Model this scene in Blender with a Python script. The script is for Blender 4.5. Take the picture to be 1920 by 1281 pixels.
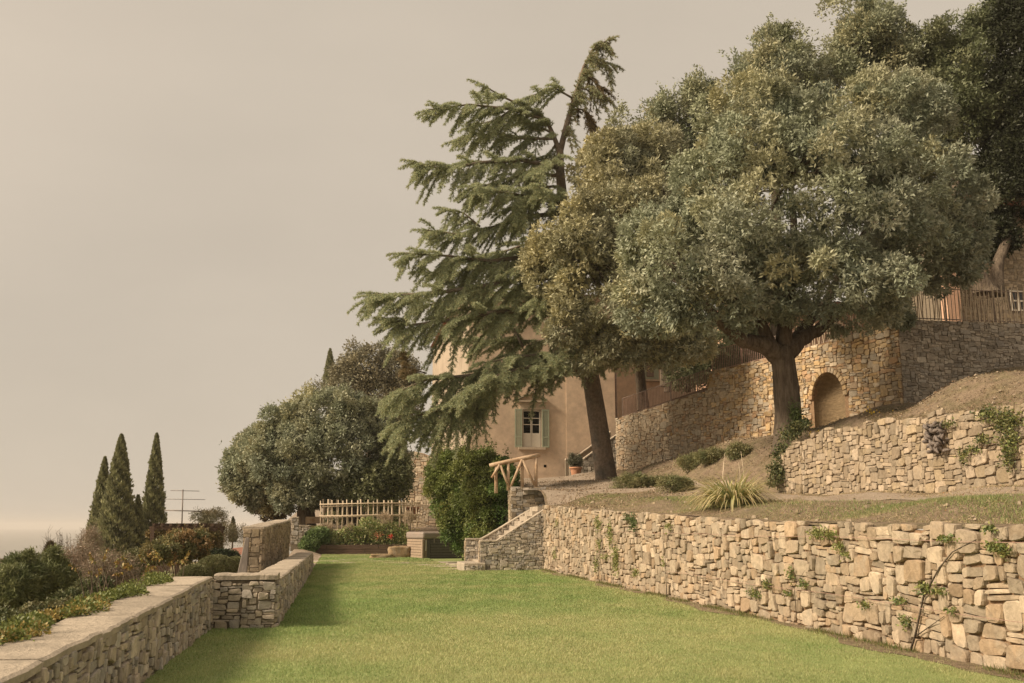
import bpy, math, random
import numpy as np
from mathutils import Vector, Matrix, noise
for o in list(bpy.data.objects): bpy.data.objects.remove(o)
S = bpy.context.scene
COL = S.collection
RNG = np.random.default_rng(7)
random.seed(7)
R = math.radians
# ------------------------------------------------------------------ camera
F = 1867.0; TH = math.atan(344.5/F); PS = math.atan(320/math.hypot(344.5, F)); CZ = 1.6
cd = bpy.data.cameras.new('camera'); cam = bpy.data.objects.new('camera', cd); COL.objects.link(cam)
cam.location = (0, 0, CZ); cam.rotation_euler = (math.pi/2+TH, 0, -PS)
cd.sensor_width = 36; cd.lens = 36*F/1920; cd.clip_end = 40000; cd.clip_start = 0.1
S.camera = cam
# ------------------------------------------------------------------ sky, sun, exposure
SUN_EL, SUN_AZ = R(36), R(-10)        # low hazy sun to the left
sv = Vector((-math.cos(SUN_EL)*math.cos(SUN_AZ), math.cos(SUN_EL)*math.sin(SUN_AZ), math.sin(SUN_EL)))
w = bpy.data.worlds.new('World'); S.world = w; w.use_nodes = True
nt = w.node_tree; nt.nodes.clear()
def nn(nt, t, **k):
    n = nt.nodes.new(t)
    for a, b in k.items(): setattr(n, a, b)
    return n
sky = nn(nt, 'ShaderNodeTexSky', sky_type='NISHITA', sun_disc=False, sun_elevation=SUN_EL,
         sun_rotation=math.atan2(sv.x, sv.y), dust_density=4.0, air_density=1.0)
bg1 = nn(nt, 'ShaderNodeBackground'); bg1.inputs[1].default_value = 0.08
nt.links.new(sky.outputs[0], bg1.inputs[0])
tc = nn(nt, 'ShaderNodeTexCoord')
dotn = nn(nt, 'ShaderNodeVectorMath', operation='DOT_PRODUCT'); dotn.inputs[1].default_value = tuple(sv)
nt.links.new(tc.outputs['Generated'], dotn.inputs[0])
rp = nn(nt, 'ShaderNodeValToRGB')
rp.color_ramp.elements[0].position = 0.2; rp.color_ramp.elements[0].color = (0.60, 0.515, 0.41, 1)
rp.color_ramp.elements[1].position = 0.62; rp.color_ramp.elements[1].color = (0.69, 0.58, 0.455, 1)
e_ = rp.color_ramp.elements.new(0.86); e_.color = (0.70, 0.59, 0.46, 1); e_ = rp.color_ramp.elements.new(1.0); e_.color = (1.6, 1.3, .95, 1)
nt.links.new(dotn.outputs['Value'], rp.inputs[0])
mp = nn(nt, 'ShaderNodeMapping'); mp.inputs['Scale'].default_value = (1.6, 1.6, 4.0)
nt.links.new(tc.outputs['Generated'], mp.inputs[0])
no = nn(nt, 'ShaderNodeTexNoise'); no.inputs['Scale'].default_value = 1.3; no.inputs['Detail'].default_value = 5
nt.links.new(mp.outputs[0], no.inputs['Vector'])
mr = nn(nt, 'ShaderNodeMapRange'); mr.inputs[1].default_value = .3; mr.inputs[2].default_value = .7; mr.inputs[3].default_value = 1.03; mr.inputs[4].default_value = .92
nt.links.new(no.outputs[0], mr.inputs[0])
mul = nn(nt, 'ShaderNodeVectorMath', operation='SCALE')
nt.links.new(rp.outputs[0], mul.inputs[0]); nt.links.new(mr.outputs[0], mul.inputs['Scale'])
bg2 = nn(nt, 'ShaderNodeBackground'); bg2.inputs[1].default_value = 1.0
nt.links.new(mul.outputs[0], bg2.inputs[0])
mx = nn(nt, 'ShaderNodeMixShader'); mx.inputs[0].default_value = 0.93
nt.links.new(bg1.outputs[0], mx.inputs[1]); nt.links.new(bg2.outputs[0], mx.inputs[2])
wo = nn(nt, 'ShaderNodeOutputWorld'); nt.links.new(mx.outputs[0], wo.inputs[0])
sl = bpy.data.lights.new('sun', 'SUN'); sl.energy = 4.9; sl.angle = R(14); sl.color = (1, .82, .61)
so = bpy.data.objects.new('sun', sl); COL.objects.link(so); so.location = (-40, 20, 40)
so.rotation_euler = (-sv).to_track_quat('-Z', 'Y').to_euler()
S.view_settings.view_transform = 'Standard'; S.view_settings.look = 'None'
S.view_settings.exposure = 0.14; S.view_settings.gamma = 1.0; S.view_settings.use_curve_mapping = False
S.cycles.volume_bounces = 0; S.cycles.max_bounces = 6; S.cycles.transparent_max_bounces = 8

# ------------------------------------------------------------------ photo geometry helpers (build time measuring only)
def ray(px, py):
    a = (px-960)/F; b = -(py-640.5)/F
    up = b*math.cos(TH)+math.sin(TH); h = math.cos(TH)-b*math.sin(TH)
    return (a*math.cos(PS)+h*math.sin(PS), -a*math.sin(PS)+h*math.cos(PS), up)
def atY(px, py, Y):
    d = ray(px, py); t = Y/d[1]; return Vector((d[0]*t, Y, CZ+d[2]*t))
def atZ(px, py, Z):
    d = ray(px, py); t = (Z-CZ)/d[2]; return Vector((d[0]*t, d[1]*t, Z))
def atX(px, py, X):
    d = ray(px, py); t = X/d[0]; return Vector((X, d[1]*t, CZ+d[2]*t))
def pw(xs, ys): return lambda x: float(np.interp(x, xs, ys))
def sstep(a, b, x): t = np.clip((x-a)/(b-a), 0, 1); return t*t*(3-2*t)

# ------------------------------------------------------------------ materials
def mat(name, base, rough=.85, nscale=6, var=.25, bump=.3, bscale=None, spec=.3, attr=False, tint2=None, t2scale=1.0, t2lo=.45, t2hi=.7, trans=0, bdist=.02, stretch=None, metal=0):
    m = bpy.data.materials.new(name); m.use_nodes = True; t = m.node_tree; t.nodes.clear()
    L = t.links.new
    p = nn(t, 'ShaderNodeBsdfPrincipled'); p.inputs['Roughness'].default_value = rough
    p.inputs['Specular IOR Level'].default_value = spec; p.inputs['Metallic'].default_value = metal
    g = nn(t, 'ShaderNodeNewGeometry')
    vec = g.outputs['Position']
    if stretch:
        ms = nn(t, 'ShaderNodeMapping'); ms.inputs['Scale'].default_value = stretch; L(vec, ms.inputs[0]); vec = ms.outputs[0]
    if attr:
        a = nn(t, 'ShaderNodeAttribute', attribute_name='tint'); col = a.outputs['Color']
    else:
        c = nn(t, 'ShaderNodeRGB'); c.outputs[0].default_value = (*base, 1); col = c.outputs[0]
    if tint2:
        n2 = nn(t, 'ShaderNodeTexNoise'); n2.inputs['Scale'].default_value = t2scale; n2.inputs['Detail'].default_value = 6; n2.inputs['Roughness'].default_value = .65
        L(vec, n2.inputs['Vector'])
        r2 = nn(t, 'ShaderNodeMapRange'); r2.inputs[1].default_value = t2lo; r2.inputs[2].default_value = t2hi; L(n2.outputs[0], r2.inputs[0])
        mx = nn(t, 'ShaderNodeMix', data_type='RGBA'); L(r2.outputs[0], mx.inputs[0]); L(col, mx.inputs[6]); mx.inputs[7].default_value = (*tint2, 1)
        col = mx.outputs[2]
    if var:
        n = nn(t, 'ShaderNodeTexNoise'); n.inputs['Scale'].default_value = nscale; n.inputs['Detail'].default_value = 8; n.inputs['Roughness'].default_value = .7
        L(vec, n.inputs['Vector'])
        r = nn(t, 'ShaderNodeMapRange'); r.inputs[1].default_value = .3; r.inputs[2].default_value = .7; r.inputs[3].default_value = 1-var; r.inputs[4].default_value = 1+var
        L(n.outputs[0], r.inputs[0])
        s = nn(t, 'ShaderNodeVectorMath', operation='SCALE'); L(col, s.inputs[0]); L(r.outputs[0], s.inputs['Scale']); col = s.outputs[0]
    L(col, p.inputs['Base Color'])
    if bump:
        nb = nn(t, 'ShaderNodeTexNoise'); nb.inputs['Scale'].default_value = bscale or nscale*2; nb.inputs['Detail'].default_value = 7; nb.inputs['Roughness'].default_value = .65
        L(vec, nb.inputs['Vector'])
        b = nn(t, 'ShaderNodeBump'); b.inputs['Strength'].default_value = bump; b.inputs['Distance'].default_value = bdist
        L(nb.outputs[0], b.inputs['Height']); L(b.outputs[0], p.inputs['Normal'])
    out = nn(t, 'ShaderNodeOutputMaterial')
    if trans:
        tr = nn(t, 'ShaderNodeBsdfTranslucent'); L(col, tr.inputs[0])
        ms = nn(t, 'ShaderNodeMixShader'); ms.inputs[0].default_value = trans
        L(p.outputs[0], ms.inputs[1]); L(tr.outputs[0], ms.inputs[2]); L(ms.outputs[0], out.inputs[0])
    else: L(p.outputs[0], out.inputs[0])
    return m
M = {}
M['stone'] = mat('stone', (0, 0, 0), .93, 9, .28, .8, 26, .15, attr=True, tint2=(.34, .295, .23), t2scale=3.2, t2lo=.5, t2hi=.78, bdist=.018)
M['joint'] = mat('joint_earth', (.27, .18, .11), 1, 14, .35, .8, 30, .1)
M['joint_grey'] = mat('joint_mortar', (.23, .19, .14), 1, 14, .35, .8, 30, .1)
M['coping'] = mat('coping_mortar', (.42, .36, .285), .95, 5, .18, .8, 22, .15, tint2=(.28, .24, .19), t2scale=2.2, t2lo=.5, t2hi=.75)
M['slab'] = mat('coping_slab', (0, 0, 0), .95, 7, .25, 1, 18, .15, attr=True, tint2=(.25, .215, .17), t2scale=3.5, t2lo=.48, t2hi=.7, bdist=.03)
M['bark'] = mat('bark', (.17, .135, .10), .95, 9, .5, 1, 20, .1, stretch=(1, 1, .22), bdist=.09, tint2=(.09, .07, .055), t2scale=6)
M['bark_cedar'] = mat('bark_cedar', (.22, .17, .13), .95, 9, .35, 1, 18, .1, bdist=.05, tint2=(.13, .12, .10), t2scale=2)
M['leaf'] = mat('leaf', (0, 0, 0), .5, 1, 0, 0, spec=.35, attr=True, trans=.20)
M['needle'] = mat('needle', (0, 0, 0), .6, 1, 0, 0, spec=.4, attr=True, trans=.3)
M['blade'] = mat('blade', (0, 0, 0), .6, 1, 0, 0, spec=.3, attr=True, trans=.35)
M['lawn'] = mat('lawn_soil', (.24, .28, .11), .95, 1.1, .16, .6, 60, .1, tint2=(.32, .31, .15), t2scale=.5, t2lo=.5, t2hi=.72)
M['soil'] = mat('dry_ground', (.29, .22, .155), 1, 5, .35, 1, 13, .1, tint2=(.23, .19, .115), t2scale=1.3, t2lo=.42, t2hi=.62, bdist=.12)
M['gravel'] = mat('gravel_path', (.33, .27, .21), 1, 18, .3, .8, 50, .1, tint2=(.27, .21, .155), t2scale=1.4)
M['slope'] = mat('slope_earth', (.20, .175, .09), 1, 2, .3, .8, 8, .1, tint2=(.20, .15, .09), t2scale=.5, bdist=.05)
M['far'] = mat('hazy_sea', (.16, .15, .115), .32, .01, .2, .25, bscale=.03, spec=.5, bdist=1.5)
M['plaster'] = mat('villa_plaster', (.63, .49, .36), .95, 2.5, .16, .6, 16, .1, tint2=(.47, .365, .275), t2scale=.55, t2lo=.42, t2hi=.68)
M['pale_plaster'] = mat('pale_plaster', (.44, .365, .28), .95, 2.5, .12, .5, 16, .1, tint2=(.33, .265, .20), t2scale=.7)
M['pink_plaster'] = mat('pink_plaster', (.62, .40, .28), .95, 2.5, .12, .5, 16, .1)
M['trim'] = mat('stone_trim', (.46, .38, .285), .9, 6, .15, .4, 25, .1)
M['white'] = mat('white_paint', (.74, .68, .58), .6, 5, .06, .15, 20)
M['shutter'] = mat('shutter_paint', (.30, .33, .24), .65, 4, .1, .15, 20)
M['glass'] = mat('window_glass', (.012, .012, .01), .08, 2, 0, 0, spec=.6)
M['dark'] = mat('dark_opening', (.01, .009, .008), 1, 2, 0, 0, spec=0)
M['pole'] = mat('peeled_chestnut', (.52, .385, .265), .75, 9, .2, .4, 20, .2, tint2=(.34, .20, .11), t2scale=3, stretch=(1, 1, 1))
M['cane'] = mat('bamboo_cane', (.56, .455, .33), .7, 9, .2, .3, 30, .2)
M['iron'] = mat('rusty_iron', (.27, .215, .18), .8, 10, .25, .3, 40, .3, tint2=(.24, .16, .12), t2scale=4)
M['iron_warm'] = mat('rusted_bars', (.36, .24, .19), .85, 10, .25, .3, 40, .2)
M['timber'] = mat('old_sleeper', (.11, .075, .055), .9, 5, .4, .8, 12, .2, stretch=(.3, 1, 4), tint2=(.14, .095, .07), t2scale=3, bdist=.03)
M['terracotta'] = mat('terracotta', (.48, .25, .15), .85, 8, .15, .3, 30)
M['vinyl'] = mat('vinyl_cover', (.30, .25, .215), .5, 2, .15, .5, 4, .4, bdist=.05, tint2=(.28, .22, .18), t2scale=2)
M['slat_grey'] = mat('grey_slats', (.12, .11, .10), .7, 8, .2, .3, 30, .3)
M['slat_lit'] = mat('lit_side_slats', (.34, .26, .19), .8, 8, .2, .3, 30, .2)  # grey slats again, with the left side's sunlight put into the colour
M['plank'] = mat('weathered_plank', (.22, .19, .165), .85, 6, .25, .5, 14, .2, stretch=(2, 2, .3))
M['tile'] = mat('roof_tile', (.30, .14, .10), .9, 6, .25, .4, 20, .1, tint2=(.24, .17, .12), t2scale=1)
M['flower'] = mat('petal', (0, 0, 0), .7, 1, 0, 0, attr=True, trans=.3)
M['metal'] = mat('aerial_metal', (.20, .17, .15), .5, 5, .1, 0, metal=.6)

# ------------------------------------------------------------------ mesh helpers
def link(o, parent=None, label=None, cat=None, group=None, kind=None):
    COL.objects.link(o)
    if parent is not None: o.parent = parent
    if label: o['label'] = label
    if cat: o['category'] = cat
    if group: o['group'] = group
    if kind: o['kind'] = kind
    return o
def empty(name, loc, label, cat, group=None):
    o = bpy.data.objects.new(name, None); o.empty_display_size = .2; o.location = loc
    return link(o, None, label, cat, group)
class Acc:
    def __init__(s): s.v = []; s.f = {}; s.n = 0; s.t = []
    def add(s, V, Fc, tint=(.5, .5, .5)):
        V = np.asarray(V, float).reshape(-1, 3)
        for f in Fc: s.f.setdefault(len(f), []).append(np.asarray(f)[None]+s.n)
        s.v.append(V); T = np.asarray(tint, float)
        s.t.append(np.broadcast_to(T, V.shape) if T.ndim == 1 else T); s.n += len(V)
    def addarr(s, V, FA, tint):
        s.f.setdefault(FA.shape[1], []).append(FA+s.n)
        s.v.append(V); T = np.asarray(tint, float); s.t.append(np.broadcast_to(T, V.shape) if T.ndim == 1 else T); s.n += len(V)
    def box(s, c, d, rz=0, tint=(.5, .5, .5), rx=0, ry=0, taper=1):
        x, y, z = [k/2 for k in d]
        V = [Vector((a*x*(taper if e > 0 else 1), b*y*(taper if e > 0 else 1), e*z)) for a in (-1, 1) for b in (-1, 1) for e in (-1, 1)]
        m = Matrix.Rotation(rz, 3, 'Z') @ Matrix.Rotation(ry, 3, 'Y') @ Matrix.Rotation(rx, 3, 'X')
        V = [tuple(m @ q + Vector(c)) for q in V]
        s.add(V, [(0, 1, 3, 2), (4, 6, 7, 5), (0, 4, 5, 1), (2, 3, 7, 6), (0, 2, 6, 4), (1, 5, 7, 3)], tint)
    def tube(s, P, r, n=8, tint=(.5, .5, .5), cap=True):
        P = [Vector(p) for p in P]; k = len(P)
        if not hasattr(r, '__len__'): r = [r]*k
        V = []; prev = None
        for i in range(k):
            d = (P[min(i+1, k-1)]-P[max(i-1, 0)]).normalized()
            a = prev if prev is not None else (Vector((0, 0, 1)) if abs(d.z) < .9 else Vector((1, 0, 0)))
            b = d.cross(a).normalized(); a = b.cross(d).normalized(); prev = a
            for j in range(n):
                t = 2*math.pi*j/n; V.append(tuple(P[i]+r[i]*(a*math.cos(t)+b*math.sin(t))))
        Fc = [(i*n+j, i*n+(j+1) % n, (i+1)*n+(j+1) % n, (i+1)*n+j) for i in range(k-1) for j in range(n)]
        if cap: Fc += [tuple(range(n-1, -1, -1)), tuple((k-1)*n+j for j in range(n))]
        s.add(V, Fc, tint)
    def build(s, name, m, parent=None, origin=(0, 0, 0), smooth=False, **kw):
        me = bpy.data.meshes.new(name)
        V = np.concatenate(s.v)-np.asarray(origin, float)
        me.vertices.add(len(V)); me.vertices.foreach_set('co', V.ravel())
        li = []; ls = []; st = 0
        for k, fl in s.f.items():
            A = np.concatenate(fl); li.append(A.ravel()); ls.append(np.arange(len(A))*k+st); st += A.size
        li = np.concatenate(li); ls = np.concatenate(ls)
        me.loops.add(len(li)); me.loops.foreach_set('vertex_index', li.astype(np.int32))
        me.polygons.add(len(ls)); me.polygons.foreach_set('loop_start', ls.astype(np.int32))
        me.update(calc_edges=True)
        me.polygons.foreach_set('use_smooth', np.full(len(ls), bool(smooth)))
        T = np.concatenate(s.t); at = me.color_attributes.new('tint', 'FLOAT_COLOR', 'POINT')
        at.data.foreach_set('color', np.concatenate([T, np.ones((len(T), 1))], 1).astype(np.float32).ravel())
        me.materials.append(m)
        o = bpy.data.objects.new(name, me)
        base = Vector(origin)
        o.location = base-(parent_world(parent) if parent is not None else Vector((0, 0, 0)))
        return link(o, parent, **kw)
def parent_world(p):
    l = Vector((0, 0, 0))
    while p is not None: l = l+p.location; p = p.parent
    return l
def boxpart(name, c, d, m, parent, rz=0, bevel=0, **kw):
    a = Acc(); a.box((0, 0, 0), d, rz, **{k: kw.pop(k) for k in ('rx', 'ry', 'taper') if k in kw})
    V = np.concatenate(a.v)+np.asarray(c, float); a.v = [V]
    o = a.build(name, m, parent, c, **kw)
    if bevel:
        b = o.modifiers.new('bevel', 'BEVEL'); b.width = bevel; b.segments = 2
    return o
def tubepart(name, P, r, m, parent, n=8, **kw):
    a = Acc(); a.tube(P, r, n); return a.build(name, m, parent, P[0], smooth=True, **kw)

# ------------------------------------------------------------------ terrain functions
top1 = pw([0, 10, 16.6, 25, 35.4, 37], [1.58, 1.60, 1.67, 1.93, 2.29, 2.36])
base2 = pw([10, 18, 29.3], [2.3, 2.36, 2.49])
top2 = pw([8, 14, 18, 21, 23.5, 26.8, 28.4, 29.5], [3.9, 3.92, 3.97, 4.14, 4.22, 4.24, 4.0, 3.6])
CA = np.array([(7.4, 5, 1.6), (7.4, 10, 1.6), (7.4, 16.6, 1.67), (7.4, 25, 1.93), (7.4, 30, 2.1), (7.4, 35.4, 2.29), (13.4, 5, 2.3), (13.4, 12, 2.3), (13.4, 18, 2.36), (13.4, 23, 2.4), (13.4, 29.3, 2.49),
   (10.4, 8, 1.98), (10.4, 14, 2.0), (10.4, 19, 2.05), (10.4, 24, 2.16), (10.4, 30, 2.42), (11.8, 31, 2.6), (13.4, 32, 3.0), (9.5, 36, 2.7), (8, 39, 2.95), (7.4, 44, 3.25), (7, 60, 4.2), (12, 60, 4.25), (16, 60, 4.6), (13.9, 50, 4.35), (12, 52, 4.0),
   (16.2, 43.5, 4.55), (18, 38.5, 5.1), (13.5, 40, 3.6), (11.5, 38, 3.0), (15, 36, 4.2), (11, 46, 3.6), (18, 55, 5)])
CB = np.array([(13.6, 8, 3.9), (13.6, 14, 3.92), (13.6, 18, 3.97), (13.6, 21, 4.14), (13.6, 23.5, 4.22), (13.6, 26.8, 4.24), (13.7, 29.2, 3.9), (14.4, 31, 4.75), (16.5, 35, 4.85), (18, 38.5, 5.1), (20, 33, 5.87),
   (25, 33, 7.37), (30, 33, 8.4), (19, 26, 5.9), (25, 25, 7.2), (19, 18, 5.8), (30, 18, 8.4), (17, 14, 5.0), (16.2, 43.5, 4.55), (13.9, 50, 4.35), (17, 30, 5.1), (40, 33, 9), (40, 10, 9)])
def idw(C, x, y, p=3.2):
    d = ((x[..., None]-C[:, 0])**2+(y[..., None]-C[:, 1])**2+.05)**(-p/2)
    return (d*C[:, 2]).sum(-1)/d.sum(-1)
def HR(x, y):
    x = np.asarray(x, float); y = np.asarray(y, float)
    a = idw(CA, x, y); t1 = np.interp(y, [0, 10, 16.6, 25, 35.4, 37, 50], [1.58, 1.60, 1.67, 1.93, 2.29, 2.4, 3.4])-.03
    s = sstep(7.4, 9.2, x); s = np.where(y > 37, 1, s); a = t1*(1-s)+a*s
    b = idw(CB, x, y); wdt = .15+3.6*sstep(28.6, 32, y)
    k = sstep(0, 1, (x-13.4-np.where(y > 29, -1.2*sstep(29, 32, y), .1))/wdt)
    return a*(1-k)+b*k
def hr(x, y): return float(HR(np.array([x]), np.array([y]))[0])
def fbm(x, y, s, seed=0):
    r = np.random.default_rng(seed); o = 0; a = 1
    for i in range(5):
        for _ in range(3):
            th = r.uniform(0, 6.28); k = s*2**i*r.uniform(.8, 1.2); o = o+a*np.sin(k*(x*math.cos(th)+y*math.sin(th))+r.uniform(0, 6.28))
        a *= .55
    return o/4
def grid(name, x0, x1, y0, y1, dx, H, m, keep=None, parent=None, kind='structure', bumps=.03, bs=1.5):
    xs = np.linspace(x0, x1, int((x1-x0)/dx)+1); ys = np.linspace(y0, y1, int((y1-y0)/dx)+1)
    X, Y = np.meshgrid(xs, ys); Z = H(X, Y)+bumps*fbm(X, Y, bs, 3)
    V = np.stack([X, Y, Z], -1).reshape(-1, 3); nx = len(xs); ny = len(ys)
    i, j = np.meshgrid(np.arange(nx-1), np.arange(ny-1)); q = (j*nx+i)
    Fq = np.stack([q, q+1, q+1+nx, q+nx], -1).reshape(-1, 4)
    if keep is not None:
        c = V[Fq].mean(1); Fq = Fq[keep(c[:, 0], c[:, 1])]
    a = Acc(); a.addarr(V, Fq, (.5, .5, .5)); return a.build(name, m, parent, smooth=True, kind=kind)

# far plain far below, with the sky beyond
a = Acc(); n = 96
ring = [20, 60, 150, 400, 1000, 3000, 7000, 12000]
V = []
for r_ in ring: V += [(r_*math.cos(2*math.pi*k/n), r_*math.sin(2*math.pi*k/n), -40) for k in range(n)]
a.add(V, [(i*n+k, i*n+(k+1) % n, (i+1)*n+(k+1) % n, (i+1)*n+k) for i in range(len(ring)-1) for k in range(n)]+[tuple(range(n))[::-1]])
a.build('sea', M['far'], kind='structure')
# lawn
def lawn_in(x, y): return ((y < 16.9) & (x > -2.2) & (x < 7.6)) | ((y >= 16.9) & (x > -1.2) & (x < 7.6) & (y < 36.5)) | ((y >= 36.5) & (x > -1.3) & (x < 9) & (y < 60))
lawn = grid('lawn', -2.4, 9.0, -4, 60, .4, lambda x, y: 0*x, M['lawn'], keep=lawn_in, bumps=.008, bs=.8)
mg = Acc(); ys = np.arange(6, 36, .25); V = []
for y in ys: V += [(7.36, y, .018), (7.0+.16*math.sin(y*.9)+.1*math.sin(y*2.3)+.04*math.sin(y*7), y, .012)]
mg.add(V, [(2*i, 2*i+1, 2*i+3, 2*i+2) for i in range(len(ys)-1)]); mg.build('bare_soil_margin', M['soil'], kind='structure')
# left slope below the wall
def HL(x, y):
    d = np.clip(-x-2.4, 0, None)
    z = -1.3-.05*np.clip(d-6, 0, 20)-.35*np.clip(d-22, 0, 110)
    z = z-.10*np.clip(y-95, 0, 400)
    return np.maximum(z, -41.5)
def hl(x, y): return float(HL(np.array(x, float), np.array(y, float)))
grid('hillside', -150, -2.35, -10, 62, 1.0, HL, M['slope'], bumps=.12, bs=.6)
grid('valley_slope', -150, 60, 62, 520, 6.0, lambda x, y: np.where(x > -6, np.minimum(-1.5-.1*(y-95), -1.5), HL(x, y)), M['slope'], bumps=.3, bs=.2)
# ground behind the lawn: ramp and kitchen garden
def HBk(x, y):
    a = np.maximum(.35*sstep(44, 60, y)*sstep(-1.0, -1.9, x), 1.5*sstep(60.5, 67, y)-.03)
    return a+.05*np.clip(y-67, 0, 40)
grid('garden_ground', -5.5, 13.5, 37.9, 110, .5, HBk, M['gravel'], bumps=.02, keep=lambda x, y: ~((x > -1.15) & (y < 59.6)) & (x > np.where(y < 62, -2.7, -4.0)))
# right terraces
def keepR(x, y): return (x > np.where(y < 36.4, 7.45, np.where(y < 38.4, 7.5, 7.05))) & (((x-13.9)*(-.942)+(y-50)*(-.335) > -.45) | (y < 32.9)) & ~((y > 60.2) & (x < 17)) & ~((y > 33.3) & (x > 20))
grid('terrace_ground', 6.5, 46, 2, 66, .25, HR, M['soil'], keep=keepR, bumps=.05, bs=2.2)
def keepP(x, y): return (x > np.where(y < 36.6, 10.3+.02*(y-20), 7.6)) & (x < np.where(y < 30, 12.8, 13.3-.3*(y-30)*0)) & (y < 60.1) & (x < 13.0-.12*np.clip(y-30, 0, 12)) | ((y > 42) & (y < 60.1) & (x > 7.6) & (x < 13.0))
grid('gravel_path', 7.6, 13.0, 4, 60, .25, lambda x, y: HR(x, y)+.006, M['gravel'], keep=keepP, bumps=.05, bs=2.2)

# ------------------------------------------------------------------ stone walls
class Face:
    def __init__(s, P0, P1):
        s.P = Vector((P0[0], P0[1], 0)); d = Vector((P1[0]-P0[0], P1[1]-P0[1], 0)); s.L = d.length; s.U = d.normalized(); s.N = Vector((s.U.y, -s.U.x, 0))
    def pt(s, u, v, o=0): return s.P+s.U*u+s.N*o+Vector((0, 0, v))
    def uv(s, px, py):
        d = Vector(ray(px, py)); C = Vector((0, 0, CZ)); t = (s.P-C).dot(s.N)/d.dot(s.N); q = C+d*t; return (q-s.P).dot(s.U), q.z
def pack(L, v0, v1, g, rng, big, thin):
    """random rubble: greedy packing of stones of many sizes on a fine grid"""
    nx = int(L/g)+1; ny = int((v1-v0)/g)+1; occ = np.zeros((ny, nx), bool); cells = []
    for j in range(ny):
        i = 0
        while i < nx:
            if occ[j, i]: i += 1; continue
            q = rng.random()
            if q < big*.6: w, h = rng.integers(5, 9), rng.integers(4, 6)
            elif q < big*.6+thin: w, h = rng.integers(4, 10), 1
            elif q < .62: w, h = rng.integers(4, 8), rng.integers(2, 4)
            elif q < .82: w, h = rng.integers(2, 5), rng.integers(2, 4)
            elif q < .90: w, h = rng.integers(2, 4), rng.integers(3, 5)
            else: w, h = rng.integers(1, 4), rng.integers(1, 3)
            if h > w and rng.random() < .75: h = w
            if w <= 2 and rng.random() < .6: w += rng.integers(1, 4)
            w = min(w, nx-i); h = min(h, ny-j); k = 0
            while k < w and not occ[j, i+k]: k += 1
            w = k
            if w == 1 and h > 2: h = 2
            for hh in range(1, h):
                if occ[j+hh, i:i+w].any(): h = hh; break
            if w > 0 and i+w < nx and not occ[j, i+w] and (i+w+1 >= nx or occ[j, i+w+1]): 
                if not occ[j:j+h, i+w].any(): w += 1
            occ[j:j+h, i:i+w] = True
            cells.append((i*g, (i+w)*g, v0+j*g, v0+(j+h)*g)); i += w
    return cells
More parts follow.
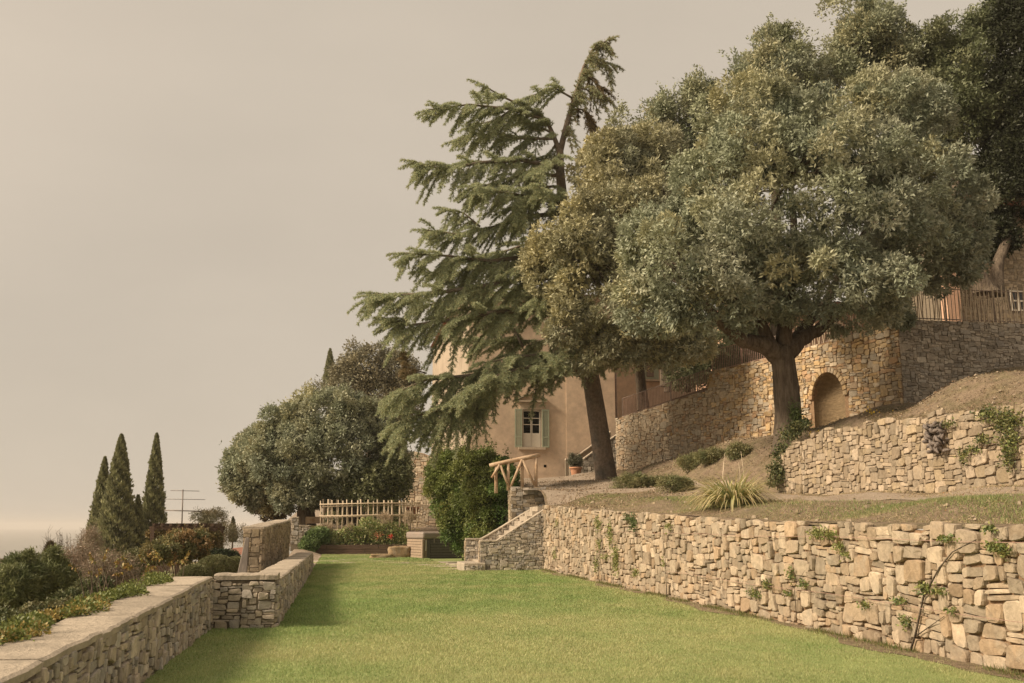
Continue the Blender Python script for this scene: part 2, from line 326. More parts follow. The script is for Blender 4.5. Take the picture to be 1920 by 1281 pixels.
def stones(face, bot, top, palette, rng, h=(.1, .22), w=(.14, .42), big=.1, thin=.2, gap=.009, prot=.05, warp=.03, rnd=.28, ulim=None, skip=None, vbase=None, vspan=None, slope=None):
    """returns list of (centre, Acc) stone meshes"""
    L = face.L; us = np.linspace(0, L, 60); lo = min(bot(u) for u in us); hi = max(top(u) for u in us)
    ph = rng.uniform(0, 6.28, 12); out = []
    warp = min(warp, .035); prev_ = None
    def wp(u, v):
        du = sum(math.sin(k*u*1.1+2.1*v*k+ph[i]) for i, k in enumerate((1.7, 3.1, 5.3)))/3
        dv = sum(math.sin(k*u+1.7*v*k+ph[i+3]) for i, k in enumerate((.9, 2.3, 4.4)))/3
        return u+warp*du, v+warp*1.3*dv+(slope(u) if slope else 0)
    for (u0, u1, v0, v1) in pack(L, lo-.1, hi+.1, (h[0]+h[1])*.165, rng, big*1.3, thin*.8):
        u0, u1 = max(u0, 0.0), min(u1, L)
        if u1-u0 < .05: continue
        cu, cv = wp((u0+u1)/2, (v0+v1)/2); cu = min(max(cu, 0), L)
        b, t = bot(cu), top(cu)
        if cv < b-.02 or cv > t: continue
        if skip and skip(cu, cv): continue
        g = gap*rng.uniform(.6, 1.6); W = u1-u0-g; Hh = v1-v0-g
        if W < .025 or Hh < .02: continue
        C4 = np.array([(u0+g/2, v0+g/2), (u1-g/2, v0+g/2), (u1-g/2, v1-g/2), (u0+g/2, v1-g/2)])
        C4 += rng.normal(0, 1, (4, 2))*np.array([min(W, .3)*.07, min(Hh, .2)*.085])
        ring = []
        for i in range(4):
            p, c, q = C4[i-1], C4[i], C4[(i+1) % 4]
            k1 = rng.uniform(.3, 1)*rnd; k2 = rng.uniform(.3, 1)*rnd
            ring += [c+(p-c)*k1*.8, c+((p-c)*k1+(q-c)*k2)*.22, c+(q-c)*k2*.8]
        ring = np.array(ring); ring = np.array([wp(*r_) for r_ in ring])
        # keep the outline inside the wall
        ring[:, 0] = np.clip(ring[:, 0], 0.0, L)
        tt = np.array([top(u) for u in ring[:, 0]]); bb = np.array([bot(u) for u in ring[:, 0]])
        ring[:, 1] = np.clip(ring[:, 1], bb-.05, tt)
        if np.ptp(ring[:, 1]) < .02 or np.ptp(ring[:, 0]) < .02: continue
        c0 = ring.mean(0); n = len(ring); d = prot*rng.uniform(.45, 1.25)*(.6+.4*min(1, Hh/h[1]))
        tx, ty = rng.normal(0, .12, 2)
        def P3(q, o): return tuple(face.pt(q[0], q[1], o))
        V = [P3(q, -.03) for q in ring]
        V += [P3(c0+(q-c0)*.995, d*rng.uniform(.62, .8)) for q in ring]
        r3 = [c0+(q-c0)*rng.uniform(.87, .95) for q in ring]
        V += [P3(q, d*(1+rng.uniform(-.10, .10))+((q-c0)[0]*tx+(q-c0)[1]*ty)*.4) for q in r3]
        V += [P3(c0, d*rng.uniform(1.0, 1.12))]
        Fc = [(i, (i+1) % n, n+(i+1) % n, n+i) for i in range(n)]+[(n+i, n+(i+1) % n, 2*n+(i+1) % n, 2*n+i) for i in range(n)]+[(2*n+i, 2*n+(i+1) % n, 3*n) for i in range(n)]
        col = np.array(palette[rng.integers(len(palette))])*rng.uniform(.66, 1.18)
        a = Acc(); a.add(V, Fc, col); ctr = face.pt(c0[0], c0[1], 0)
        size = math.sqrt(max(W*Hh, 1e-4))/max((ctr-Vector((0, 0, CZ))).length, 1)
        out.append((size, ctr, a))
    return out
def core(face, bot, top, th, m, parent, name='wall_core', us=None, off=-.004):
    us = sorted(set(list(np.arange(0, face.L, .4))+[face.L]+list(us or [])))
    a = Acc(); V = []
    for u in us:
        b, t = bot(u), top(u)-.02
        V += [tuple(face.pt(u, b, off)), tuple(face.pt(u, t, off)), tuple(face.pt(u, t, -th)), tuple(face.pt(u, b, -th))]
    Fc = []
    for i in range(len(us)-1):
        k = 4*i; Fc += [(k, k+4, k+5, k+1), (k+1, k+5, k+6, k+2), (k+2, k+6, k+7, k+3), (k+3, k+7, k+4, k)]
    k = 4*(len(us)-1); Fc += [(0, 1, 2, 3), (k+3, k+2, k+1, k)]
    a.add(V, Fc); return a.build(name, m, parent, parent_world(parent))
def lay(parent, sts, maxn=290, name='stone', extra=0):
    sts = sorted(sts, key=lambda s: -s[0]); big = sts[:maxn]; rest = sts[maxn:]
    for _, c, a in big: a.build(name, M['stone'], parent, c)
    if rest:
        A = Acc()
        for _, c, a in rest: A.add(a.v[0], [], a.t[0]); [A.f.setdefault(k, []).extend([f+A.n-len(a.v[0]) for f in fl]) for k, fl in a.f.items()]
        A.build('small_stones', M['stone'], parent, parent_world(parent), kind='stuff')
def copings(face, top, th, parent, rng, lmin, lmax, h=.06, over=.03, m='slab', u0=0, u1=None):
    u = u0; u1 = u1 or face.L
    while u < u1-.02:
        l = min(rng.uniform(lmin, lmax), u1-u)
        if u1-u-l < lmin*.4: l = u1-u
        k = 7; a = Acc(); V = []; zj = rng.uniform(-.008, .010); oj = rng.uniform(-.015, .015)
        for i in range(k+1):
            uu = u+.007+(l-.014)*i/k; t = top(uu)+zj
            o1 = over+oj+rng.uniform(-.014, .014); o2 = -th-over+oj+rng.uniform(-.012, .012); hh = h*rng.uniform(.88, 1.12)
            V += [tuple(face.pt(uu, t-.015, o1)), tuple(face.pt(uu, t+hh*.7, o1+.003)), tuple(face.pt(uu, t+hh, o1-.03)), tuple(face.pt(uu, t+hh*rng.uniform(1, 1.15), -th/2)), tuple(face.pt(uu, t+hh, o2+.03)), tuple(face.pt(uu, t+hh*.7, o2)), tuple(face.pt(uu, t-.015, o2))]
        Fc = [(i*7+j, (i+1)*7+j, (i+1)*7+(j+1) % 7, i*7+(j+1) % 7) for i in range(k) for j in range(7)]+[tuple(range(7)), tuple(k*7+j for j in range(6, -1, -1))]
        a.add(V, Fc, np.array((.44, .375, .295))*rng.uniform(.82, 1.12)); a.build('coping_stone', M[m], parent, tuple(face.pt(u+l/2, top(u+l/2), 0)))
        u += l
PAL_R = [(.42, .315, .205), (.45, .345, .23), (.39, .29, .185), (.48, .375, .255), (.36, .285, .195), (.42, .295, .175), (.44, .345, .235)]
PAL_L = [(.36, .285, .20), (.40, .32, .225), (.33, .28, .215), (.38, .295, .19), (.44, .36, .255), (.34, .295, .24)]
PAL_S = [(.40, .325, .235), (.45, .365, .265), (.36, .31, .25), (.43, .34, .23), (.33, .295, .25), (.47, .395, .285)]
PAL_O = [(.44, .30, .145), (.47, .335, .175), (.40, .265, .12), (.42, .31, .18), (.38, .28, .165), (.50, .37, .21), (.42, .27, .15)]
PAL_O2 = [(.46, .355, .22), (.50, .39, .25), (.42, .32, .195), (.43, .30, .17), (.40, .33, .23)]
PAL_G = [(.32, .25, .165), (.37, .29, .195), (.28, .225, .155), (.34, .285, .215), (.40, .33, .235)]
PAL_2 = [(.45, .35, .235), (.40, .31, .205), (.48, .38, .265), (.37, .295, .20), (.42, .325, .20)]

def desat(P, k, g=1.0):
    return [tuple(g*((1-k)*c+k*(.3*p[0]+.6*p[1]+.1*p[2])) for c in p) for p in P]
PAL_R = desat(PAL_R, .16, .97); PAL_L = desat(PAL_L, .30, 1.28); PAL_S = desat(PAL_S, .42, 1.3); PAL_O = desat(PAL_O, .10, 1.15); PAL_O2 = desat(PAL_O2, .25, 1.1); PAL_G = desat(PAL_G, .35, 1.2); PAL_2 = desat(PAL_2, .12, .88)
# right retaining wall
rg = np.random.default_rng(11)
fR = Face((7.35, 36.3), (7.35, 5.5)); topR = lambda u: top1(36.3-u)+.02*math.sin(u*3.1)+.015*math.sin(u*7.7)
wR = empty('retaining_wall', (7.35, 20, 0), 'long sunlit dry stone retaining wall along the right side of the lawn', 'stone wall')
core(fR, lambda u: -.3, lambda u: topR(u)-.06, .5, M['joint'], wR)
near = [s for s in stones(fR, lambda u: -.02, topR, PAL_R, rg, h=(.11, .25), w=(.15, .50), big=.16, thin=.17, gap=.010, prot=.08, warp=.06, rnd=.44)]
lay(wR, near)
ea = Acc(); V = []
for u in np.linspace(0, 30.5, 100):
    y = 36.3-u; z = topR(u)-.035+random.uniform(-.012, .012); V += [(7.37, y, z-.02), (7.62, y, top1(y)+.01), (7.9, y, top1(y)-.08)]
ea.add(V, [(3*i+j, 3*i+3+j, 3*i+4+j, 3*i+1+j) for i in range(99) for j in (0, 1)]); ea.build('earth_fill', M['soil'], wR, tuple(wR.location), smooth=True)
# left parapet wall: near length, the jog facing the camera and the far length
zL1 = pw([0, 7, 16.2, 17], [.67, .71, .82, .82]); zL2 = pw([16, 17.7, 36.9, 38], [.80, .76, .66, .66])
wL = empty('parapet_wall', (-2, 14, 0), 'low stone parapet wall stepping round the left edge of the lawn', 'stone wall')
f1 = Face((-2.0, 4.5), (-2.0, 16.75)); f2 = Face((-2.0, 16.75), (-1.0, 16.75)); f3 = Face((-1.0, 16.75), (-1.0, 37.2))
t_1 = lambda u: zL1(4.5+u)-.07; t_2 = lambda u: .75; t_3 = lambda u: zL2(16.75+u)-.07
core(f1, lambda u: -2.2, t_1, .55, M['joint_grey'], wL); core(Face((-2.55, 16.78), (-1.02, 16.78)), lambda u: -2.2, t_2, .5, M['joint_grey'], wL)
core(f3, lambda u: -2.2, t_3, .5, M['joint_grey'], wL)
st = stones(f1, lambda u: -.02, t_1, PAL_L, rg, h=(.07, .17), w=(.10, .30), big=.1, thin=.2, gap=.009, prot=.05, warp=.04, rnd=.35)
st += stones(f2, lambda u: -.02, t_2, PAL_L, rg, h=(.06, .16), w=(.18, .48), big=.05, thin=.3, gap=.010, prot=.05, warp=.02, rnd=.3)
st += stones(f3, lambda u: -.02, t_3, PAL_L, rg, h=(.08, .18), w=(.12, .32), big=.1, thin=.2, gap=.010, prot=.06, warp=.04, rnd=.35)
lay(wL, st)
copings(f1, t_1, .56, wL, rg, .9, 1.9, h=.05, over=.03, u1=f1.L-.0)
copings(Face((-2.0+.03, 16.78), (-1.0+.03, 16.78)), t_2, .5, wL, rg, .9, 1.1, h=.075, over=.04)
copings(Face((-1.0, 17.33), (-1.0, 37.2)), lambda u: zL2(17.33+u)-.07, .5, wL, rg, .9, 1.9, h=.05, over=.03)
# taller wall further left, end face towards the camera
wT = empty('garden_wall', (-2.1, 28.4, 0), 'taller stone wall behind the parapet with its squared end facing the lawn', 'stone wall')
zT = pw([0, 14.5], [1.50, 1.78])
fa = Face((-2.62, 28.4), (-2.1, 28.4)); fb = Face((-2.1, 28.4), (-2.1, 42.6))
core(fb, lambda u: -1.6, lambda u: zT(u), .5, M['joint_grey'], wT)
core(fa, lambda u: -1.6, lambda u: 1.5, .3, M['joint_grey'], wT)
st = stones(fa, lambda u: -.6, lambda u: 1.5, PAL_2, rg, h=(.12, .22), w=(.2, .5), big=.1, thin=.15, gap=.010, prot=.04, warp=.01, rnd=.25)
st += stones(fb, lambda u: -.05, zT, PAL_2, rg, h=(.1, .2), w=(.12, .34), big=.1, thin=.2, gap=.010, prot=.05, warp=.04, rnd=.4)
lay(wT, st)
copings(fb, zT, .5, wT, rg, .9, 1.6, h=.06, over=.04)
# pier and low wall where the ramp meets the oak
wP = empty('ramp_wall', (-2, 56, 0), 'short stone wall and pier at the top of the gravel ramp under the left oak', 'stone wall')
fp = Face(atY(420+138, 1000, 60)[:2], atY(582, 1000, 60)[:2])
for (xa, xb, za, zb, yy) in [(546, 560, 1.1, 2.0, 57), (560, 583, .9, 1.55, 60)]:
    A0 = atY(xa, 985, yy); B0 = atY(xb, 985, yy); ff = Face(A0[:2], B0[:2])
    core(ff, lambda u: .2, lambda u: zb, .4, M['joint_grey'], wP); lay(wP, stones(ff, lambda u: .6, lambda u: zb, PAL_S, rg, h=(.12, .2), w=(.15, .4), gap=.015, warp=.02))
    copings(ff, lambda u: zb, .4, wP, rg, .5, .9, h=.05)

# second terrace wall
w2 = empty('terrace_wall', (13.4, 22, 2.4), 'old bulging dry stone wall above the upper grass strip, below the earth bank', 'stone wall')
fW = Face((13.4, 29.5), (13.4, 9.0)); t2f = lambda u: top2(29.5-u)+.04*math.sin(u*2.3)+.03*math.sin(u*5.9)
core(fW, lambda u: 1.6, lambda u: t2f(u)-.06, .5, M['joint_grey'], w2)
st = stones(fW, lambda u: base2(29.5-u)-.08, t2f, PAL_2, rg, h=(.11, .24), w=(.16, .50), big=.14, thin=.16, gap=.010, prot=.07, warp=.05, rnd=.4)
fE = Face((14.6, 29.5+.02), (13.4, 29.5+.02))
lay(w2, st)
# tall ochre wall with niche, turning a corner
F3 = Face((13.9, 50), (19.95, 33)); F4 = Face((19.95, 33), (30, 33))
uS = F3.uv(1328, 697)[0]
t3x = [0, uS-.02, uS+.02, F3.uv(1487, 660)[0], F3.L]; t3z = [7.05, F3.uv(1326, 731)[1], F3.uv(1330, 697)[1], F3.uv(1487, 660)[1], 9.05]
t3 = pw(t3x, t3z)
def b3(u):
    q = F3.pt(u, 0); return hr(q.x-.3, q.y-.1)-.12
uA, _ = F3.uv(1527, 780); uB, _ = F3.uv(1586, 780); vT = F3.uv(1556, 698)[1]; uC = (uA+uB)/2; hw = (uB-uA)/2
vSp = vT-hw*1.25
def arch(u, g=0):
    x = abs(u-uC)/(hw+g)
    return -99 if x >= 1 else vSp+(hw*1.25+g)*math.sqrt(1-x*x)
w3 = empty('tall_wall', (15, 45, 4), 'tall ochre stone wall with an arched niche behind the oak, turning a corner at right', 'stone wall')
core(F3, lambda u: max(b3(u)-.4, arch(u)), t3, .6, M['joint'], w3, us=[uA, uB, uS-.01, uS+.01]+list(np.linspace(uA+.001, uB-.001, 17)))
st = stones(F3, b3, t3, PAL_O+PAL_O2, rg, h=(.10, .24), w=(.13, .42), big=.1, thin=.22, gap=.009, prot=.07, warp=.06, rnd=.4, skip=lambda u, v: v < arch(u, .17))
bright = F3.uv(1330, 800)[0]
for s in st:      # the far end of this wall is of paler stone
    u = (s[1]-F3.P).dot(F3.U)
    if u < bright+rg.normal(0, 1.6): s[2].t[0] = np.broadcast_to(np.array(PAL_O2[rg.integers(5)])*rg.uniform(.8, 1.15), s[2].v[0].shape)
lay(w3, st, 200)
st = stones(F4, lambda u: hr(19.95+u, 32.7)-.12, lambda u: 9.06, PAL_G, rg, h=(.08, .2), w=(.16, .46), big=.08, thin=.22, gap=.009, prot=.05, warp=.04, rnd=.3)  # return face: its shade put into a greyer, darker stone palette
core(F4, lambda u: 4, lambda u: 9.06, .6, M['joint_grey'], w3)
w3b = w3
sts = sorted(st, key=lambda s: -s[0]); A = Acc()
for _, c, a in sts[:90]: a.build('stone', M['stone'], w3, c)
for _, c, a in sts[90:]:
    A.add(a.v[0], [], a.t[0]); [A.f.setdefault(k, []).extend([f+A.n-len(a.v[0]) for f in fl]) for k, fl in a.f.items()]
A.build('small_stones', M['stone'], w3, parent_world(w3), kind='stuff')
# niche lining
a = Acc(); V = []; nu = 15; dep = .75
prof = []
gb = b3(uC)-.3
for i in range(nu): x = math.cos(math.pi*(1-i/(nu-1))); prof.append(x)
rows = [gb]+[vSp*(1-t)+gb*t for t in (.75, .5, .25, 0)]
lev = [(v, 1.0) for v in rows]+[(vSp+hw*1.25*math.sin(t), math.cos(t)) for t in np.linspace(.15, 1.55, 8)]
for (v, sc) in lev:
    for i in range(nu):
        x = prof[i]; d = math.sqrt(max(0, 1-x*x)); V.append(tuple(F3.pt(uC+hw*x*sc*1.0, v+rg.uniform(-.01, .01), -.02-dep*d*sc)))
a.add(V, [(r*nu+i, (r+1)*nu+i, (r+1)*nu+i+1, r*nu+i+1) for r in range(len(lev)-1) for i in range(nu-1)])
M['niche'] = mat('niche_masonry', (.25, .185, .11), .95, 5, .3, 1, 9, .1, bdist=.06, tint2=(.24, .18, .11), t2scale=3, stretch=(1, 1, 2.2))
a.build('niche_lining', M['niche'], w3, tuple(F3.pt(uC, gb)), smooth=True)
nv = 17       # radiating stones round the arch
for i in range(nv):
    t0, t1 = math.pi*(i+.06)/nv, math.pi*(i+.94)/nv; A = Acc(); V = []
    for o in (.10, -.1):
        for rr, hh in ((hw+.0, hw*1.25), (hw+.2, hw*1.25+.2)):
            for t in (t0, t1): V.append(tuple(F3.pt(uC-rr*math.cos(t), vSp+hh*math.sin(t), o)))
    A.add(V, [(0, 1, 3, 2), (4, 6, 7, 5), (0, 4, 5, 1), (2, 3, 7, 6), (0, 2, 6, 4), (1, 5, 7, 3)], np.array((PAL_O+PAL_O2)[rg.integers(9)])*rg.uniform(.65, .95))
    o = A.build('arch_stone', M['stone'], w3, tuple(F3.pt(uC-hw*math.cos(t0), vSp+hw*math.sin(t0)))); b = o.modifiers.new('bevel', 'BEVEL'); b.width = .025; b.segments = 2
# ground held up by the tall wall
a = Acc(); V = []; us = np.linspace(0, F3.L, 30); k = 8
for u in us:
    for j in range(k):
        q = F3.pt(u, t3(u)-.12+.02*j*j, -.4); V.append((q.x+j*j*.9, q.y+j*.9, q.z))
a.add(V, [(i*k+j, (i+1)*k+j, (i+1)*k+j+1, i*k+j+1) for i in range(len(us)-1) for j in range(k-1)])
n0 = a.n; a.add([(19.9, 33.4, 8.95), (70, 33.4, 8.95), (70, 90, 9.6), (19.9, 90, 9.6)], [(0, 1, 2, 3)])
a.build('upper_garden_ground', M['soil'], kind='structure')

# ------------------------------------------------------------------ stone staircase at the end of the right wall
ws = empty('stone_staircase', (5.8, 36.5, 0), 'stone staircase with two sloping parapets rising to the upper terrace', 'staircase')
fs = Face((4.95, 36.3), (7.35, 36.3)); xk = 5.55-4.95
tS = pw([0, xk, 2.4], [1.02, 1.02, 2.15])
core(fs, lambda u: -.2, tS, .34, M['joint_grey'], ws)
st = stones(fs, lambda u: -.02, tS, PAL_S, rg, h=(.06, .17), w=(.18, .55), big=.08, thin=.3, gap=.009, prot=.05, warp=.018, rnd=.25)
fs2 = Face((4.68, 38.3), (7.35, 38.3)); tS2 = pw([0, .6, 2.67], [1.06, 1.06, 2.25])
core(fs2, lambda u: -.2, tS2, .34, M['joint_grey'], ws)
st += stones(fs2, lambda u: .3, tS2, PAL_S, rg, h=(.06, .17), w=(.18, .5), gap=.009, prot=.04, warp=.018, rnd=.25)
for (ex, ey, th) in ((4.95, 36.3, .34), (4.68, 38.3, .34)):
    fe = Face((ex, ey+th), (ex, ey)); st += stones(fe, lambda u: 0, lambda u: 1.02, PAL_R, rg, h=(.12, .22), w=(.3, .4), gap=.009, prot=.03, warp=.01, rnd=.2, big=0)
lay(ws, st)
copings(fs, tS, .34, ws, rg, .45, .8, h=.05, over=.03); copings(fs2, tS2, .34, ws, rg, .45, .8, h=.05, over=.03)
for i in range(13):
    x0 = 4.75+i*.2; boxpart('step', (x0+.16, 37.46, .176*(i+1)/2-.1), (.34, 1.6, .176*(i+1)+.2), M['coping'], ws)
# broad bottom step
a = Acc(); V = []
out = [(4.35, 36.0), (5.1, 36.0), (5.1, 37.9), (4.3, 37.9), (4.2, 36.9)]
for z in (-.05, .28): V += [(x, y, z) for x, y in out]
a.add(V, [tuple(range(5, 10)), (0, 1, 6, 5), (3, 4, 9, 8), (4, 0, 5, 9), (2, 3, 8, 7)]); o = a.build('bottom_step', M['coping'], ws, (4.5, 36.5, 0)); b = o.modifiers.new('bevel', 'BEVEL'); b.width = .03; b.segments = 2
ff = Face((4.33, 35.98), (5.0, 35.98)); lay(ws, stones(ff, lambda u: -.02, lambda u: .2, PAL_S, rg, h=(.07, .1), w=(.2, .4), gap=.01, prot=.04, warp=.01))
# pier with the wooden railing on top
wq = empty('stone_pier', (7, 39.2, 0), 'squared stone pier above the stairs carrying the pole railing', 'stone pier')
X0 = atY(958, 940, 39.2).x; X1 = atY(1029, 940, 39.2).x; ZP = atY(1000, 913, 39.2).z; fq = Face((X0, 39.2), (X1, 39.2))
core(fq, lambda u: .5, lambda u: ZP, .6, M['joint_grey'], wq, name='pier_core')
st = stones(fq, lambda u: 1.2, lambda u: ZP, PAL_2+PAL_S, rg, h=(.08, .24), w=(.15, .4), big=.1, thin=.2, gap=.009, prot=.05, warp=.02, rnd=.3)
fq2 = Face((X0, 39.8), (X0, 39.2)); st += stones(fq2, lambda u: 1.2, lambda u: ZP, PAL_2, rg, h=(.08, .2), w=(.2, .4), gap=.009, prot=.03, warp=.01); lay(wq, st)
# retaining wall continuing behind the laurel
wb = empty('side_retaining_wall', (6.7, 40, 0), 'stone side wall holding up the terrace behind the laurel bush', 'stone wall')
fb_ = Face((7.0, 62), (7.0, 39.9)); tb = lambda u: hr(7.1, 62-u)+.05
core(fb_, lambda u: -.2, tb, .4, M['joint_grey'], wb); lay(wb, stones(fb_, lambda u: 0, tb, PAL_S, rg, h=(.12, .26), w=(.2, .5), gap=.015, warp=.04))
wg = empty('ruined_wall', (3, 70, 0), 'rough brown stone wall glimpsed between the left oak and the villa', 'stone wall')
g0 = atY(755, 900, 68); g1 = atY(850, 900, 66); fg = Face(g0[:2], g1[:2]); tg = lambda u: 6.3+.2*math.sin(u*2)
core(fg, lambda u: 0, tg, .5, M['joint'], wg); lay(wg, stones(fg, lambda u: 1, tg, PAL_O2, rg, h=(.14, .3), w=(.2, .55), gap=.02, warp=.05), 150)

# pole railing
rl = empty('pole_railing', (7, 39.4, ZP), 'railing of peeled chestnut poles with crossed braces above the stone pier', 'railing')
YR = 39.5
def q(px, py, dy=0): return tuple(atY(px, py, YR+dy))
tubepart('top_rail', [q(918, 873, .0), q(955, 865), q(985, 859), q(1012, 853)], [.075, .085, .09, .085], M['pole'], rl, 10)
for (x, y0, y1) in ((1005, 858, 913), (979, 862, 916), (953, 868, 920), (930, 875, 925)): tubepart('post', [q(x, y0), q(x, (y0+y1)/2), q(x, y1)], [.06, .065, .07], M['pole'], rl)
for (x0, y0, x1, y1) in ((979, 862, 957, 914), (979, 863, 1003, 910), (937, 872, 922, 896), (938, 873, 955, 915)): tubepart('brace', [q(x0, y0, -.1), q(x1, y1, -.1)], [.055, .05], M['pole'], rl)

# ------------------------------------------------------------------ villa
YV = 60.0
VA = atY(878, 800, YV); VB = atY(1152, 800, YV); GZ = hr(12, 59.5)-.05
zc = atY(950, 566, YV).z
vl = empty('villa', (12, YV, GZ), 'old ochre plastered villa with a pedimented window behind the leaning cedar', 'villa')
fv = Face((VA.x, YV), (VB.x, YV)); fside = Face((VA.x-.57, YV+19), (VA.x, YV))
def wallbox(name, x0, x1, y0, y1, z0, z1, m, par):
    return boxpart(name, ((x0+x1)/2, (y0+y1)/2, (z0+z1)/2), (x1-x0, y1-y0, z1-z0), m, par)
# window opening
ul, zt = fv.uv(980, 768); ur, zb = fv.uv(1014, 839); ul0 = fv.P.x+ul; ur0 = fv.P.x+ur
def quadwall():
    a = Acc(); xs = [VA.x, ul0, ur0, VB.x]; zs = [-.5, zb, zt, zc]
    for i in range(3):
        for j in range(3):
            if i == 1 and j == 1: continue
            a.box(((xs[i]+xs[i+1])/2, YV+.25, (zs[j]+zs[j+1])/2), (xs[i+1]-xs[i], .5, zs[j+1]-zs[j]))
    return a.build('front_wall', M['plaster'], vl, (12, YV, GZ))
quadwall()
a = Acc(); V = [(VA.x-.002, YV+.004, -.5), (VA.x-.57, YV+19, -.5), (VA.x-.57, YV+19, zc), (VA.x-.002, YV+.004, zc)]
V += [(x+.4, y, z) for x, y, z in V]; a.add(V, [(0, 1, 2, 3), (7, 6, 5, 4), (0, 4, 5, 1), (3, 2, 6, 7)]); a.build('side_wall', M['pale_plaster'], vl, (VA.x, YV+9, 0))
boxpart('back_mass', ((VA.x+VB.x)/2+.4, YV+10.5, (zc-.5)/2), (VB.x-VA.x-1.1, 17, zc+.4), M['plaster'], vl)
# cornice and roof
for k, (o, h) in enumerate(((.18, .16), (.32, .14), (.48, .12))):
    boxpart('cornice', ((VA.x+VB.x)/2, YV+9.5, zc+.08+k*.145), (VB.x-VA.x+2*o, 19+2*o, h), M['trim'], vl)
a = Acc(); x0, x1, y0, y1, z0, z1 = VA.x-.75, VB.x+.75, YV-.75, YV+19.8, zc+.45, zc+2.6
a.add([(x0, y0, z0), (x1, y0, z0), (x1, y1, z0), (x0, y1, z0), (x0+3.6, (y0+y1)/2, z1), (x1-3.6, (y0+y1)/2, z1)], [(0, 1, 5, 4), (1, 2, 5), (2, 3, 4, 5), (3, 0, 4), (3, 2, 1, 0)])
a.build('roof', M['tile'], vl, ((x0+x1)/2, YV+9, z0))
# seam pilaster and projecting pilaster at right
pxl = atY(1118, 800, YV).x; boxpart('pilaster', ((pxl+VB.x)/2, YV-.12, (zc-1)/2), (VB.x-pxl, .24, zc+1), M['plaster'], vl)
px2 = atY(1062, 800, YV).x; wallbox('projecting_bay', px2, pxl-.001, YV-.04, YV-.003, -.4, zc, M['plaster'], vl)
boxpart('pilaster_cap', ((pxl+VB.x)/2, YV-.15, atY(1135, 672, YV).z), (VB.x-pxl+.3, .5, .3), M['trim'], vl)
tubepart('downpipe', [(VB.x+.12, YV-.12, GZ), (VB.x+.12, YV-.12, zc)], .06, M['iron'], vl)
# base plinth
wallbox('plinth', px2-.25, VB.x+.1, YV-.30, YV-.26, GZ-.2, GZ+.35, M['trim'], vl)
# window parts
def pz(py): return fv.uv(998, py)[1]
win = boxpart('window', ((ul0+ur0)/2, YV+.2, (zb+zt)/2), (ur0-ul0-.02, .06, zt-zb-.02), M['dark'], vl)
W_ = ur0-ul0; xm = (ul0+ur0)/2
wallbox('panel', ul0+.03, ur0-.03, YV+.10, YV+.16, zb+.02, pz(812), M['white'], win)
for s in (ul0+.035, xm-.025, xm+.025, ur0-.035): boxpart('frame', (s, YV+.13, (zb+zt)/2), (.07, .07, zt-zb-.03), M['white'], win)
boxpart('frame', (xm, YV+.135, zt-.05), (W_-.02, .065, .08), M['white'], win)
zr = [pz(p) for p in (811, 796, 784, 771)]
for z in zr[1:3]: boxpart('glazing_bar', (xm, YV+.125, z), (W_-.04, .05, .045), M['white'], win)
for i, (za, zb_) in enumerate(((zr[0], zr[1]), (zr[1], zr[2]), (zr[2], zr[3]))):
    for (xa, xb) in ((ul0+.07, xm-.06), (xm+.06, ur0-.07)): boxpart('pane', ((xa+xb)/2, YV+.155, (za+zb_)/2), (xb-xa-.004, .012, abs(zb_-za)-.046), M['glass'], win)
# surround
sl_, sr_ = ul0-.16, ur0+.16
for (xa, xb) in ((sl_, ul0), (ur0, sr_)): wallbox('window_surround', xa, xb, YV-.07, YV+.1, zb, zt+.13, M['trim'], vl)
wallbox('window_surround', ul0+.001, ur0-.001, YV-.07, YV+.1, zt, zt+.13, M['trim'], vl)
wallbox('frieze', sl_, sr_, YV-.06, YV-.003, zt+.131, pz(755), M['trim'], vl)
zs = pz(754); zp = pz(738); hl_ = fv.P.x+fv.uv(967, 754)[0]; hr_ = fv.P.x+fv.uv(1024, 754)[0]
wallbox('pediment_base', hl_, hr_, YV-.28, YV-.002, zs-.02, zs+.07, M['trim'], vl)
for s in (-1, 1):
    a = Acc(); xa = hl_-.04 if s < 0 else hr_+.04; V = []
    for y in (YV-.30, YV-.002): V += [(xa, y, zs+.075), (xm, y, zp-.0), (xm, y, zp+.12), (xa, y, zs+.18)]
    a.add(V, [(0, 1, 2, 3), (7, 6, 5, 4), (0, 4, 5, 1), (3, 2, 6, 7), (0, 3, 7, 4)]); a.build('pediment_slope', M['trim'], vl, (xm, YV, zs))
a = Acc(); a.add([(hl_+.1, YV-.1, zs+.07), (hr_-.1, YV-.1, zs+.07), (xm, YV-.1, zp)], [(0, 1, 2)]); a.build('pediment_field', M['plaster'], vl, (xm, YV, zs))
wallbox('window_sill', sl_-.12, sr_+.12, YV-.2, YV+.05, zb-.15, zb-.002, M['trim'], vl)
